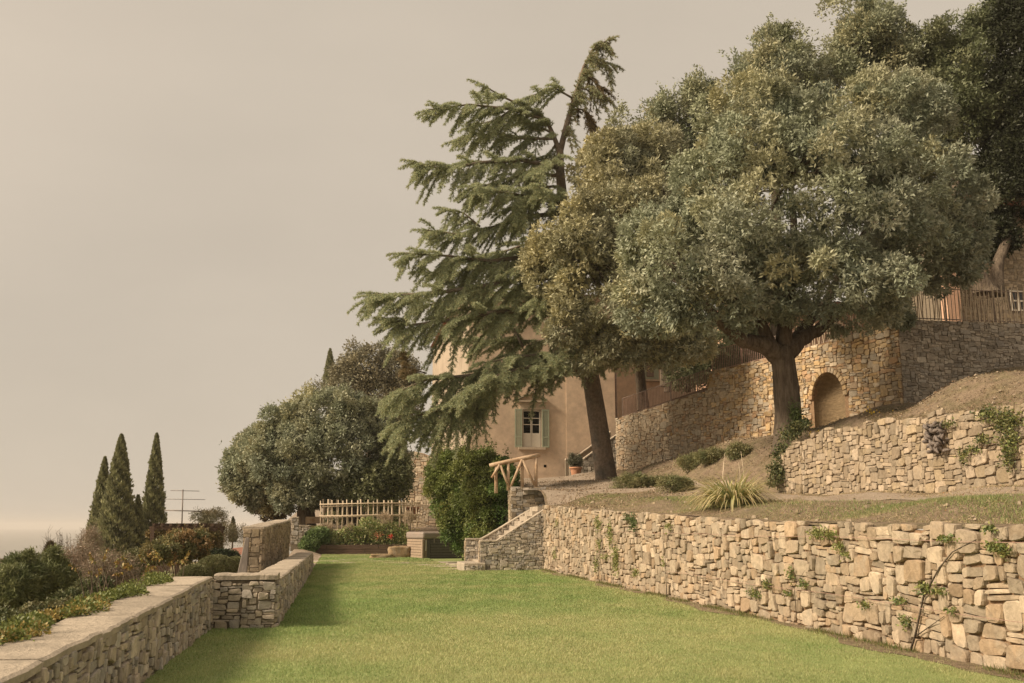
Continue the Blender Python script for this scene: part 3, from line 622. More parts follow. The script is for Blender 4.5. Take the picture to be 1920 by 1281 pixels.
# shutters with real slats
for (pa, pb) in ((965, 980), (1014, 1029)):
    xa = fv.P.x+fv.uv(pa, 800)[0]; xb = fv.P.x+fv.uv(pb, 800)[0]
    if pa < 1000: xb = min(xb, sl_+.10)
    else: xa = max(xa, sr_-.10)
    a = Acc(); z0, z1 = zb-.02, zt+.02; xc = (xa+xb)/2; ww = xb-xa; y = YV-.12
    for xx in (xa+.035, xb-.035): a.box((xx, y, (z0+z1)/2), (.07, .05, z1-z0))
    for zz in (z0+.05, z0+(z1-z0)*.27, z1-.05): a.box((xc, y+.002, zz), (ww-.141, .044, .09))
    zz = z0+.12
    while zz < z1-.1: a.box((xc, y, zz), (ww-.142, .05, .012), rx=R(50)); zz += .06
    a.build('shutter', M['shutter'], vl, (xc, y, (z0+z1)/2))
for (px_, py_) in ((947, 874), (975, 874), (1022, 874)):
    h_ = fv.pt(*fv.uv(px_, py_)); boxpart('wall_vent', (h_.x, YV-.004 if px_ < 1060 else YV-.1, h_.z), (.16, .012, .16), M['dark'], vl)
# small side window on the lit flank
for (yy, z_) in ((YV+13, 9.5), (YV+6, 9.5)):
    boxpart('side_shutter', (VA.x-.03*(yy-YV)-.06, yy, z_), (.06, 1.3, 2.0), M['shutter'], vl)
# outside steps of the villa beside the cedar trunk
se = empty('villa_steps', (14, 57.5, GZ), 'flight of stone steps with sloping parapets against the villa beside the cedar trunk', 'staircase')
Y5 = 57.6
A0 = atY(1069, 900, Y5); A1 = atY(1160, 900, Y5); ffs = Face((A0.x, Y5), (A1.x, Y5)); z0 = hr(A0.x, Y5)-.1
zt5 = pw([0, .45, A1.x-A0.x], [atY(1070, 870, Y5).z, atY(1085, 870, Y5).z, atY(1160, 815, Y5).z])
core(ffs, lambda u: z0-.3, zt5, .3, M['joint_grey'], se); lay(se, stones(ffs, lambda u: z0, zt5, PAL_G, rg, h=(.12, .3), w=(.2, .5), gap=.02, prot=.05, warp=.03))
copings(ffs, zt5, .3, se, rg, .6, 1.0, h=.08, over=.05)
Y6 = 59.2; f6 = Face((A0.x+.1, Y6), (A1.x, Y6)); z6 = lambda u: zt5(u)+.35
core(f6, lambda u: z0, z6, .25, M['joint_grey'], se); copings(f6, z6, .25, se, rg, .6, 1.0, h=.08, over=.05)
for i in range(10): boxpart('step', (A0.x+.5+i*.27, 58.5, z0+.09*(i+1)), (.3, 1.15, .18*(i+1)), M['trim'], se)
# rear wing and houses on the upper level
rw = empty('rear_wing', (21, 64, 6), 'shaded plaster wing with a grey green shutter seen over the left railing', 'building')
zz0 = 5.0
boxpart('wall', (22.4, 68, zz0+4.5), (11.0, 8, 11), M['plaster'], rw)
hh = atY(1216, 690, 63.9); boxpart('shutter', (hh.x, 63.94, hh.z), (1.4, .1, 1.5), M['shutter'], rw)
boxpart('window', (hh.x+.1, 63.9, hh.z), (.5, .08, 1.2), M['glass'], rw)
boxpart('sill', (hh.x, 63.85, hh.z-.85), (1.7, .3, .12), M['trim'], rw)
boxpart('roof', (22.4, 68, zz0+10.15), (12.2, 9.2, .3), M['tile'], rw)
ph = empty('pink_house', (28, 52, 9), 'sunlit pink plastered house glimpsed through the oak above the niche wall', 'house')
c0 = atY(1395, 640, 52); c1 = atY(1772, 600, 52)
boxpart('wall', ((c0.x+c1.x)/2, 56, 11.0), (c1.x-c0.x, 8, 5.5), M['pink_plaster'], ph)
boxpart('roof', ((c0.x+c1.x)/2, 56, 13.95), (c1.x-c0.x+1, 9, .35), M['tile'], ph)
sh = empty('stone_house', (27, 42, 9), 'grey stone house with a small white window behind the cane fence at far right', 'house')
h0 = atY(1772, 560, 42); fh = Face((h0.x, 42), (h0.x+14, 42)); zh = atY(1850, 395, 42).z
core(fh, lambda u: 8.6, lambda u: zh, 6, M['joint_grey'], sh)
wx = atY(1908, 565, 42); 
st = stones(fh, lambda u: 8.9, lambda u: zh, PAL_2, rg, h=(.1, .22), w=(.18, .45), gap=.009, prot=.03, warp=.03, skip=lambda u, v: abs(u+h0.x-wx.x) < .5 and abs(v-wx.z) < .55)
lay(sh, st, 240)
boxpart('corner_pillar', (h0.x+.15, 41.8, (9+zh-1.4)/2), (.7, .5, zh-1.4-9), M['pink_plaster'], sh)
wn = boxpart('window', (wx.x, 41.97, wx.z), (.8, .06, .95), M['glass'], sh)
for d_ in (-.38, 0, .38): boxpart('frame', (wx.x+d_, 41.92, wx.z), (.09, .05, 1.0), M['white'], wn)
for d_ in (-.46, 0, .46): boxpart('frame', (wx.x, 41.925, wx.z+d_), (.68, .04, .07), M['white'], wn)
boxpart('roof', (h0.x+7, 45, zh+.2), (15, 8, .35), M['tile'], sh)

# ------------------------------------------------------------------ fences on the tall wall
def dupmesh(src, name, loc, parent, rot=(0, 0, 0), scale=(1, 1, 1)):
    o = bpy.data.objects.new(name, src); o.location = Vector(loc)-parent_world(parent); o.rotation_euler = rot; o.scale = scale
    COL.objects.link(o); o.parent = parent; return o
ub = Acc(); ub.tube([(0, 0, 0), (0, 0, 1)], .015, 6)
def protomesh(acc, name, m):
    o = acc.build(name, m, None); me = o.data; bpy.data.objects.remove(o); return me
bar_me = protomesh(ub, 'bar', M['iron_warm'])
ub = Acc(); ub.tube([(0, 0, 0), (0, 0, 1)], .013, 6); bar2_me = protomesh(ub, 'bar', M['iron'])
ub = Acc(); ub.tube([(0, 0, 0), (.006, 0, .5), (0, 0, 1)], [.016, .015, .012], 6); cane_me = protomesh(ub, 'cane', M['cane'])
def railing(name, label, face, u0, u1, zf, h, step, me, m, rr=.018, canes=None):
    e = empty(name, tuple(face.pt((u0+u1)/2, zf((u0+u1)/2), -.2)), label, 'railing')
    us = np.arange(u0, u1, step)
    for hgt in (.06, h):
        tubepart('rail', [tuple(face.pt(u, zf(u)+hgt, -.2)) for u in np.linspace(u0, u1, 9)], rr, m, e, 6)
    for u in us:
        dupmesh(me, 'bar', face.pt(u, zf(u)+.0, -.2), e, scale=(1, 1, h))
    for u in np.arange(u0, u1+.01, 2.0): boxpart('post', tuple(face.pt(u, zf(u)+h/2, -.2)), (.04, .04, h+.04), m, e)
    if canes: 
        for (ca, cb, n_) in canes:
            for i in range(n_):
                u = ca+(cb-ca)*(i+.5)/n_; d = (.10 if i % 2 else -.10)*random.uniform(.5, 1.6)
                o = dupmesh(cane_me, 'cane', face.pt(u-d/2, zf(u)+.02, -.14), e, scale=(1.1, 1.1, h*random.uniform(.85, 1.25)))
                dirv = face.U*d; o.rotation_euler = (0, 0, 0)
                o.rotation_euler = (Vector((dirv.x, dirv.y, h)).normalized()).to_track_quat('Z', 'Y').to_euler()
    return e
zf3 = lambda u: t3(u)
railing('iron_railing', 'lower run of dark iron railing on the pale left end of the tall wall', F3, .35, uS-.1, zf3, 1.0, .12, bar_me, M['iron'])
uX = F3.uv(1440, 660)[0]; uY = F3.uv(1565, 640)[0]
railing('iron_railing', 'upper run of rusty iron railing left of the oak trunk where the wall steps up', F3, uS+.05, uX, zf3, 1.0, .12, bar_me, M['iron_warm'])
railing('cane_fence', 'short pointed cane fence on the wall head just above the arched niche', F3, uX+.1, F3.L-.3, zf3, .9, .16, bar2_me, M['iron'], canes=[(uX+.2, F3.L-.4, 46)])
railing('cane_fence', 'iron fence woven with zigzag canes along the shaded wall face at far right', F4, .1, 8.5, lambda u: 9.1, 1.22, .15, bar2_me, M['iron'], rr=.02, canes=[(.1, 1.2, 10), (1.5, 2.2, 7), (2.6, 4.6, 22), (4.6, 8.4, 30)])

# ------------------------------------------------------------------ vegetation
def unit(v): return v/np.maximum(np.linalg.norm(v, axis=-1, keepdims=True), 1e-9)
def leaf_quads(A, P, D, ln, wd, tint, rng, fold=.0):
    n = len(P); s = unit(np.cross(D, unit(rng.normal(size=(n, 3))))); ln = np.asarray(ln).reshape(-1, 1)*np.ones((n, 1)); wd = np.asarray(wd).reshape(-1, 1)*np.ones((n, 1))
    V = np.stack([P, P+D*ln*.45+s*wd*.5, P+D*ln, P+D*ln*.45-s*wd*.5], 1).reshape(-1, 3)
    A.addarr(V, np.arange(4*n).reshape(n, 4), np.repeat(tint, 4, 0))
def leaf_tris(A, P, D, ln, wd, tint, rng):
    n = len(P); s = unit(np.cross(D, unit(rng.normal(size=(n, 3))))); ln = np.asarray(ln).reshape(-1, 1)*np.ones((n, 1)); wd = np.asarray(wd).reshape(-1, 1)*np.ones((n, 1))
    V = np.stack([P-s*wd*.5, P+s*wd*.5, P+D*ln], 1).reshape(-1, 3)
    A.addarr(V, np.arange(3*n).reshape(n, 3), np.repeat(tint, 3, 0))
def tints(n, pal, rng, var=.2):
    p = np.array(pal)[rng.integers(0, len(pal), n)]; return p*rng.uniform(1-var, 1+var, (n, 1))
def ell(px, py, rx, ry, Y, rd=None):
    c = atY(px, py, Y); s = c.y/F*1.02; return (np.array(c), np.array([rx*s, rd if rd else (rx+ry)/2*s, ry*s]))
def crown(ells_, nclump, per, rc, leaf, pal, rng, m=6, pal_sun=None, flat=1.0, up=.0, spray=.12, inner=.74, cutfn=None, wisps=0):
    k_ = .5*(rc[0]+rc[1])*.6; ells = [(c, np.maximum(r*.55, r-k_)) for c, r in ells_]
    A = Acc(); vol = np.array([np.prod(r)**(2/3) for _, r in ells]); vol /= vol.sum(); cl = []
    tries = 0
    while len(cl) < nclump and tries < nclump*12:
        tries += 1; k = rng.choice(len(ells), p=vol); c, r = ells[k]; d = unit(rng.normal(size=3))
        if d[1] > .35 and rng.random() < .7: continue
        f = rng.uniform(.72, 1.04) if rng.random() < .85 else rng.uniform(.3, .75); p = c+d*r*f
        if any(np.sum(((p-c2)/r2)**2) < inner*.62 for j, (c2, r2) in enumerate(ells) if j != k): continue
        if cutfn and not cutfn(p): continue
        cl.append((p, unit(d/r), rng.uniform(*rc)))
    cc = np.array([c[0] for c in cl]); dd = np.array([c[1] for c in cl]); rr = np.array([c[2] for c in cl])
    n = len(cl)*per; idx = np.repeat(np.arange(len(cl)), per)
    d = unit(rng.normal(size=(n, 3))+dd[idx]*.75+np.array([0, 0, up]))
    P = cc[idx]+d*(rr[idx]*rng.uniform(.45, 1.05, n)**.7)[:, None]*np.array([1, 1, flat])
    ct = tints(len(cl), pal, rng, .14)
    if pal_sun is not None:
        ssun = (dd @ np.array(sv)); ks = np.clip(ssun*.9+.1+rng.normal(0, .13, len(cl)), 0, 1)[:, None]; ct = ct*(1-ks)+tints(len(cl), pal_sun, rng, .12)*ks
    idl = np.repeat(np.arange(n), m); N = n*m
    D = unit(d[idl]*.8+rng.normal(size=(N, 3))*.85)
    Pl = P[idl]+rng.normal(size=(N, 3))*spray*.5
    T = ct[idx][idl]*rng.uniform(.84, 1.16, (N, 1))
    leaf_quads(A, Pl, D, leaf[0]*rng.uniform(.7, 1.3, N), leaf[1]*rng.uniform(.7, 1.3, N), T, rng)
    if wisps:
        top = [i for i in range(len(cl)) if dd[i][2] > .1 and not any(np.sum(((cc[i]+dd[i]*rr[i]-c2)/r2)**2) < .95 for c2, r2 in ells)]
        if top:
            w_i = rng.choice(top, wisps); k = 26; dr = unit(dd[w_i]*.6+np.array([0, 0, .55])+rng.normal(size=(wisps, 3))*.35); ln_ = rr[w_i]*rng.uniform(.9, 1.9, wisps)
            t = rng.random((wisps, k)); Pw = (cc[w_i]+dd[w_i]*rr[w_i][:, None]*.4)[:, None]+dr[:, None]*(ln_[:, None]*t)[..., None]+rng.normal(size=(wisps, k, 3))*.07; Pw = Pw.reshape(-1, 3)
            leaf_quads(A, Pw, unit(rng.normal(size=Pw.shape)+np.repeat(dr, k, 0)*.6), leaf[0]*rng.uniform(.6, 1.1, len(Pw)), leaf[1], np.repeat(ct[w_i], k, 0)*rng.uniform(.75, 1.25, (len(Pw), 1)), rng)
    return A, cc, rr
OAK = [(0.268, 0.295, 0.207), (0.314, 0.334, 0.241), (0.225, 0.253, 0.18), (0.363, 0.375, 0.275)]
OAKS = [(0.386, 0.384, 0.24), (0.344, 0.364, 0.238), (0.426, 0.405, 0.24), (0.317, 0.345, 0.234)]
GRN = [(0.162, 0.178, 0.09), (0.193, 0.205, 0.107), (0.131, 0.152, 0.075)]
def limb(P, r0, r1, acc, n=9, wob=.1, rng=None):
    P = [Vector(p) for p in P]; out = []
    for i in range(len(P)-1):
        for t in (0, .33, .66): out.append(P[i].lerp(P[i+1], t)+Vector([random.uniform(-wob, wob)*.4 for _ in range(3)]))
    out.append(P[-1]); k = len(out); acc.tube(out, [r0+(r1-r0)*(i/(k-1))**.8 for i in range(k)], n)
def tree(name, label, cat, base, trunkP, r0, r1, limbs, cr, leafmat='leaf', bark='bark', group=None, twigs=20, rng=None, flare=1.35, matleaf=None):
    e = empty(name, base, label, cat, group)
    P = [Vector(p) for p in trunkP]; pts = []
    for i in range(len(P)-1):
        for t in (0, .25, .5, .75): pts.append(P[i].lerp(P[i+1], t))
    pts.append(P[-1]); k = len(pts); a = Acc()
    rad = [(r0+(r1-r0)*(i/(k-1)))*(1+(flare-1)*math.exp(-i/1.3)) for i in range(k)]
    n = 20; V = []
    for i, (p, r_) in enumerate(zip(pts, rad)):
        for j in range(n):
            t = 2*math.pi*j/n; rj = r_*(1+.06*math.sin(3*t+i*.3)+.05*math.sin(5*t+1+i*.2)+random.uniform(-.03, .03)+(.14*math.sin(4*t+1) if i < 2 else 0)); V.append((p.x+rj*math.cos(t), p.y+rj*math.sin(t), p.z))
    a.add(V, [(i*n+j, i*n+(j+1) % n, (i+1)*n+(j+1) % n, (i+1)*n+j) for i in range(k-1) for j in range(n)]+[tuple((k-1)*n+j for j in range(n))])
    a.build('trunk', M[bark], e, base, smooth=True)
    for L_ in limbs:
        a = Acc(); limb(L_[0], L_[1], L_[2], a); a.build('limb', M[bark], e, base, smooth=True)
    A, cc, rr = cr; A.build('crown', M[leafmat], e, base, kind='stuff')
    if twigs:
        a = Acc(); st_ = Vector(trunkP[-1])
        starts = [Vector(L_[0][-1]) for L_ in limbs] or [st_]
        for i in rng.choice(len(cc), min(twigs, len(cc)), replace=False):
            c = Vector(cc[i]); s_ = min(starts, key=lambda s: (s-c).length); mid = s_.lerp(c, .5)+Vector([random.uniform(-.3, .3) for _ in range(3)]); a.tube([s_, mid, c], [.07, .045, .015], 5)
        a.build('branches', M[bark], e, base, smooth=True)
    return e
r1 = np.random.default_rng(21)
# --- big holm oak
YO = 31.0
EL = [ell(1500, 400, 270, 215, YO, 4.6), ell(1300, 500, 150, 130, YO-.6, 3.2), ell(1700, 420, 145, 165, YO+.6, 3.4), ell(1420, 255, 150, 110, YO+1, 3), ell(1640, 250, 140, 110, YO+1, 3),
      ell(1540, 540, 190, 80, YO-1, 3.6), ell(1330, 580, 90, 70, YO-.8, 1.9), ell(1765, 480, 75, 80, YO, 1.8), ell(1230, 560, 85, 70, YO+1, 1.8), ell(1670, 560, 55, 70, YO, 1.5)]
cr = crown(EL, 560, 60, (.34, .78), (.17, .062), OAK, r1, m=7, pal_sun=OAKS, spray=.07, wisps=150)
b = atY(1478, 815, YO); lb = [tuple(atY(1479, 850, YO)), tuple(atY(1478, 770, YO)), tuple(atY(1470, 700, YO)), tuple(atY(1462, 650, YO))]
def Y_(px, py, dy=0): return tuple(atY(px, py, YO+dy))
lims = [([Y_(1462, 668), Y_(1430, 645, -.3), Y_(1395, 640, -.6), Y_(1345, 600, -1), Y_(1300, 540, -1)], .38, .12), ([Y_(1450, 660), Y_(1425, 600), Y_(1400, 520), Y_(1380, 400)], .26, .08),
        ([Y_(1475, 660), Y_(1500, 635, .3), Y_(1530, 620, .5), Y_(1590, 570, .8), Y_(1660, 480, 1)], .38, .1), ([Y_(1468, 650), Y_(1478, 560), Y_(1490, 460), Y_(1480, 330)], .30, .08), ([Y_(1480, 655, .5), Y_(1550, 560, 2), Y_(1640, 400, 2.5)], .25, .07)]
tree('holm_oak', 'big broad holm oak with a stout trunk standing above the second stone wall', 'oak tree', tuple(b), lb, .43, .37, lims, cr, rng=r1, twigs=60)
# --- second oak: sunlit hanging crown beside the cedar
Y2 = 42
EL = [ell(1075, 460, 90, 100, Y2, 2.4), ell(1130, 560, 110, 100, Y2-.5, 2.8), ell(1180, 420, 120, 120, Y2+1, 3.2), ell(1190, 640, 90, 55, Y2, 2.0), ell(1270, 640, 75, 45, Y2, 2), ell(1290, 430, 90, 110, Y2+1, 2.6), ell(1110, 655, 60, 45, Y2-.5, 1.3), ell(1150, 320, 80, 80, Y2+1.5, 2.2), ell(1230, 290, 70, 70, Y2+2, 2.0), ell(1030, 500, 50, 75, Y2, 1.4), ell(1060, 590, 50, 65, Y2-.5, 1.5), ell(1140,380,60,60,Y2,1.5)]
OAK2 = [(0.378, 0.375, 0.244), (0.341, 0.34, 0.233), (0.428, 0.409, 0.253), (0.304, 0.314, 0.216)]
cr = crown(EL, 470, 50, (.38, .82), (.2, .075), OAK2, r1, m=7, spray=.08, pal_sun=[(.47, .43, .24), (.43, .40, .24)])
b = atY(1205, 770, 50); bz = hr(b.x-1, 50)
def Z_(px, py, Y): return tuple(atY(px, py, Y))
tree('holm_oak', 'honey coloured holm oak hanging low between the cedar and the big oak', 'oak tree', (b.x, 50, b.z), [Z_(1206, 770, 50), Z_(1200, 700, 49), Z_(1190, 640, 47), Z_(1180, 570, 45)], .26, .2,
     [([Z_(1190, 640, 47), Z_(1140, 560, 44), Z_(1090, 470, 42)], .16, .05), ([Z_(1185, 600, 46), Z_(1220, 480, 43), Z_(1230, 330, 43)], .18, .04)], cr, rng=r1, twigs=40)
# --- trees behind
def backtree(name, label, cat, els, ncl, per, pal, px, pyb, Y, r0, leaf=(.2, .08), sun=None, rc=(.4, .95), trunkpts=None, grp='trees beyond the tall wall', m=5, spray=.16, tw=20):
    cr = crown(els, ncl, per, rc, leaf, pal, r1, m=m, pal_sun=sun, spray=spray, wisps=90)
    b = atY(px, pyb, Y); cz = els[0][0]
    tp = trunkpts or [tuple(b), tuple(Vector(b).lerp(Vector(cz), .5)), tuple(cz)]
    return tree(name, label, cat, tuple(b), tp, r0, r0*.5, [], cr, rng=r1, twigs=tw, group=grp)
backtree('evergreen_tree', 'tall olive green tree whose bare twigs rise behind the cedar fork', 'tree', [ell(1240, 260, 70, 75, 50, 2.4), ell(1300, 215, 70, 70, 50, 2.4), ell(1330, 330, 90, 120, 50, 2.8), ell(1170, 300, 50, 60, 50, 1.7), ell(1160,235,20,25,50,.8)], 130, 60, GRN+OAK, 1248, 725, 51, .22, sun=OAKS)
backtree('evergreen_tree', 'high yellow green tree crown sticking up above the centre of the big oak', 'tree', [ell(1450, 160, 85, 75, 46, 2.6), ell(1450, 85, 36, 40, 46, 1.2), ell(1400, 170, 50, 50, 46, 1.6), ell(1510, 190, 60, 60, 46, 2), ell(1485,75,22,25,46,.8)], 120, 62, OAK+GRN, 1460, 640, 46, .3, sun=OAKS)
backtree('evergreen_tree', 'ragged topped dark tree reaching the top edge above the big oak', 'tree', [ell(1620, 90, 85, 70, 46, 2.8), ell(1580, 25, 45, 28, 46, 1.2), ell(1680, 150, 90, 90, 46, 2.8), ell(1560, 160, 60, 60, 46, 2), ell(1640,30,35,30,46,1.1)], 170, 62, GRN+OAK[:2], 1650, 620, 46, .35, sun=OAKS)
backtree('evergreen_tree', 'dark dense tree with two pointed tops at upper right', 'tree', [ell(1800, 140, 80, 80, 44, 2.8), ell(1730, 70, 40, 50, 44, 1.5), ell(1790, 60, 35, 40, 44, 1.2), ell(1830, 260, 90, 120, 44, 2.8), ell(1760, 220, 90, 110, 44, 2.5), ell(1860,60,60,60,44,2)], 260, 62, GRN, 1835, 545, 40, .42,
         trunkpts=[Z_(1850, 550, 39), Z_(1835, 515, 39), Z_(1800, 480, 39.5), Z_(1785, 420, 41), Z_(1800, 200, 44)])
backtree('cypress_tree', 'almost black cypress mass filling the right edge above the stone house', 'cypress', [ell(1905, 60, 45, 90, 42, 1.7), ell(1905, 200, 60, 120, 42, 2.0), ell(1900, 340, 65, 100, 42, 2.0), ell(1850, 380, 50, 60, 42, 1.6), ell(1870, 440, 35, 45, 41.5, 1.0)], 240, 62, [(.03, .036, .017), (.042, .048, .022)], 1868, 560, 40.5, .3,
         trunkpts=[Z_(1868, 555, 40.4), Z_(1872, 490, 40.6), Z_(1900, 420, 41.3), Z_(1915, 340, 42)])
backtree('evergreen_tree', 'small dark shrubby tree behind the left run of iron railing', 'tree', [ell(1290, 690, 40, 28, 50, 1.6), ell(1340, 690, 50, 35, 50, 1.4), ell(1380,650,60,40,50,1.6)], 50, 60, GRN, 1290, 735, 50, .12)
backtree('slender_tree', 'slim tree with two pale trunks behind the iron railing near the villa', 'tree', [ell(1245, 620, 60, 40, 53, 1.4)], 30, 60, OAK, 1247, 735, 53, .16, trunkpts=[Z_(1252, 735, 53), Z_(1246, 690, 53), Z_(1240, 620, 53)])

# --- leaning cedar
ce = atY(1137, 903, 45); YC = 45.0
def C_(px, py, dy=0): return Vector(atY(px, py, YC+dy))
cedar = empty('cedar_tree', tuple(ce), 'leaning dark cedar with layered drooping boughs and a forked crooked top', 'cedar tree')
tr = [C_(1140, 925), C_(1136, 890), C_(1127, 830), C_(1118, 770), C_(1108, 710), C_(1097, 650), C_(1085, 590), C_(1073, 520), C_(1063, 450), C_(1055, 380), C_(1050, 320), C_(1050, 280)]
a = Acc(); n = 18; V = []
rads = np.interp(range(len(tr)), [0, 1, 2, 6, 11], [.62, .5, .44, .36, .17])
for i, (p, r_) in enumerate(zip(tr, rads)):
    for j in range(n):
        t = 2*math.pi*j/n; rj = r_*(1+random.uniform(-.035, .035)+.04*math.sin(4*t+i)); V.append((p.x+rj*math.cos(t), p.y+rj*math.sin(t), p.z))
a.add(V, [(i*n+j, i*n+(j+1) % n, (i+1)*n+(j+1) % n, (i+1)*n+j) for i in range(len(tr)-1) for j in range(n)]); a.build('trunk', M['bark_cedar'], cedar, tuple(ce), smooth=True)
rc_ = np.random.default_rng(5)
NA = Acc(); BA = Acc()
CED = [(0.373, 0.417, 0.254), (0.423, 0.45, 0.265), (0.323, 0.373, 0.233), (0.461, 0.442, 0.251)]
CEDB = [(0.275, 0.2, 0.106), (0.225, 0.181, 0.094)]
def needles(P0, P1, dens, pal, ln=.115, rad=.05):
    L_ = (P1-P0).length; n = max(3, int(L_*dens)); t = rc_.random(n)[:, None]; p0 = np.array(P0); p1 = np.array(P1); d = unit((p1-p0)[None])[0]
    P = p0+(p1-p0)*t+rc_.normal(size=(n, 3))*rad*.35
    D = unit(d*.7+rc_.normal(size=(n, 3))*.55+np.array([0, 0, .25]))
    leaf_tris(NA, P, D, ln*rc_.uniform(.7, 1.3, n), .027, tints(n, pal, rc_, .2), rc_)
def spray(B, T, droop, pal, wid, dens, depth=0):
    """flat drooping frond: B->T axis with side twigs"""
    B = Vector(B); T = Vector(T); ax = T-B; L_ = ax.length; d = ax.normalized(); side = d.cross(Vector((0, 0, 1))).normalized()
    k = max(3, int(L_/.19)); pts = []
    for i in range(k+1):
        t = i/k; pts.append(B+ax*t+Vector((0, 0, -droop*L_*t*t)))
    BA.tube(pts, [max(.006, .022*(1-i/k)) for i in range(k+1)], 4, cap=False)
    for i in range(1, k+1):
        t = i/k; w = wid*(.35+.65*math.sin(math.pi*min(1, t*.85+.12)))*(1-t*.35)
        needles(pts[i-1], pts[i], dens, pal)
        for s in (-1, 1):
            w2 = w*rc_.uniform(.45, 1.25); q1 = pts[i]+(d*.75+side*s*.75).normalized()*w2+Vector((0, 0, -rc_.uniform(.1, .45)*w2-.04)); needles(pts[i], q1, dens, pal)
def bough(pts, r0, r1, spread, dens=175, pal=None, side_l=1.45, step=.24, droop=.30, dy=0, fore=True):
    pal = pal or CED; P = [C_(x, y, d) if True else None for x, y, d in pts]; fine = []
    for i in range(len(P)-1):
        for t in np.linspace(0, 1, 5)[:-1]: fine.append(P[i].lerp(P[i+1], t))
    fine.append(P[-1]); k = len(fine)
    BA2 = Acc(); BA2.tube(fine, [r0+(r1-r0)*i/(k-1) for i in range(k)], 7); BA2.build('bough', M['bark_cedar'], cedar, tuple(fine[0]), smooth=True)
    L_ = sum((fine[i+1]-fine[i]).length for i in range(k-1)); ns = int(L_/step)
    for j in range(ns):
        t = (j+.5)/ns
        if t < .16: continue
        f = t*(k-1); i = min(int(f), k-2); p = fine[i].lerp(fine[i+1], f-i); d = (fine[i+1]-fine[i]).normalized()
        sd = d.cross(Vector((0, 0, 1))).normalized()
        for s in (-1, 1):
            l = side_l*spread*(.45+.55*math.sin(math.pi*min(1, t*.9+.05)))*rc_.uniform(.6, 1.2)
            dirv = (d*rc_.uniform(.3, 1.0)+sd*s*rc_.uniform(.2, .8)+Vector((0, 0, rc_.uniform(-.95, .38)))).normalized()
            spray(p, p+dirv*l, droop*rc_.uniform(.5, 1.3), pal, .40, dens)
    spray(fine[-1], fine[-1]+(fine[-1]-fine[-3]).normalized()*.8, .15, pal, .25, dens)
# forks
bough([(1050, 285, 0), (1062, 235, 0), (1078, 180, 0), (1095, 125, 0), (1112, 92, 0), (1135, 78, 0)], .16, .04, 1.0, pal=CED+CEDB, side_l=1.2, droop=.6)
bough([(1100, 118, 0), (1118, 110, .2), (1142, 118, .4)], .04, .015, .7, pal=CED+CEDB, droop=.7)
bough([(1085, 165, 0), (1105, 170, -.3), (1128, 182, -.4)], .04, .015, .7, pal=CED+CEDB, droop=.7)
bough([(1035, 250, 0), (1005, 235, .5), (985, 225, 1)], .05, .02, 1.0, droop=.4)
bough([(1052, 300, 0), (1030, 300, -1), (1000, 320, -1.8)], .06, .02, 1.0, droop=.5)
bough([(1045, 265, 0), (1030, 290, 1), (1000, 300, 1.6)], .06, .02, 1.0, droop=.5)
bough([(1050, 285, 0), (1036, 250, 0), (1025, 225, 0), (1000, 208, 0), (950, 185, -.3), (905, 160, -.4)], .13, .03, .9, side_l=1.1)
bough([(1092, 135, 0), (1110, 150, 0), (1130, 165, .3)], .05, .02, .6, pal=CEDB, droop=.9)
bough([(1075, 185, 0), (1040, 165, -.3), (995, 180, -.5)], .06, .02, .8)
bough([(1072, 205, 0), (1095, 205, .3), (1108, 225, .4)], .05, .02, .5, pal=CEDB, droop=.7)
# tiers on the left
bough([(1025, 225, 0), (960, 205, -.5), (880, 196, -1), (810, 205, -1.4)], .10, .025, 1.0)
bough([(1040, 260, 0), (980, 260, .6), (920, 250, 1), (860, 262, 1.2)], .08, .02, 1.0, droop=.5)
bough([(1052, 315, 0), (980, 300, -.8), (900, 305, -1.4), (830, 318, -1.8), (785, 305, -2)], .13, .025, 1.0)
bough([(1052, 330, 0), (990, 325, 1), (930, 340, 1.8), (880, 360, 2.2)], .1, .02, 1.0, droop=.5)
bough([(1058, 385, 0), (1000, 370, -1), (940, 360, -2), (890, 350, -2.8)], .1, .02, 1.1, droop=.6)
bough([(1060, 400, 0), (1000, 405, -.6), (930, 425, -1.1), (860, 440, -1.5), (805, 432, -1.6)], .13, .025, 1.0)
bough([(1062, 440, 0), (1010, 450, 1), (950, 470, 2), (900, 480, 2.6)], .1, .02, 1.1)
bough([(1070, 490, 0), (1000, 480, -.5), (920, 490, -1.2), (840, 480, -1.8), (760, 475, -2.2)], .15, .025, 1.15)
bough([(1075, 520, 0), (1000, 520, -.8), (920, 535, -1.6), (830, 548, -2.2), (740, 555, -2.6), (705, 550, -2.8)], .17, .03, 1.3)
bough([(1078, 540, 0), (1010, 545, .9), (930, 560, 1.8), (850, 560, 2.4), (790, 575, 2.6)], .13, .025, 1.1)
bough([(1085, 590, 0), (1010, 580, -1), (930, 585, -1.8), (850, 600, -2.4), (770, 610, -2.8), (735, 600, -3)], .16, .03, 1.25)
bough([(1092, 630, 0), (1020, 640, .8), (950, 640, 1.6), (880, 640, 2.2)], .12, .02, 1.0)
bough([(1100, 670, 0), (1040, 665, -1.2), (980, 668, -2.2), (910, 680, -3)], .14, .025, 1.2, droop=.5)
bough([(1107, 705, 0), (1040, 690, -.6), (960, 695, -1.4), (880, 705, -2), (800, 712, -2.4), (745, 735, -2.6)], .19, .03, 1.4, droop=.4)
bough([(1107, 700, 0), (1040, 685, -1.6), (980, 690, -2.8), (910, 712, -3.6), (860, 742, -4)], .13, .03, .8, droop=.35)
bough([(960, 695, -1.4), (900, 735, -1.8), (840, 765, -2.2), (780, 780, -2.5), (745, 795, -2.6)], .10, .02, 1.3, droop=.45)
bough([(900, 705, -1.8), (870, 750, -2.2), (840, 780, -2.4), (800, 805, -2.6)], .08, .02, 1.0, droop=.5)
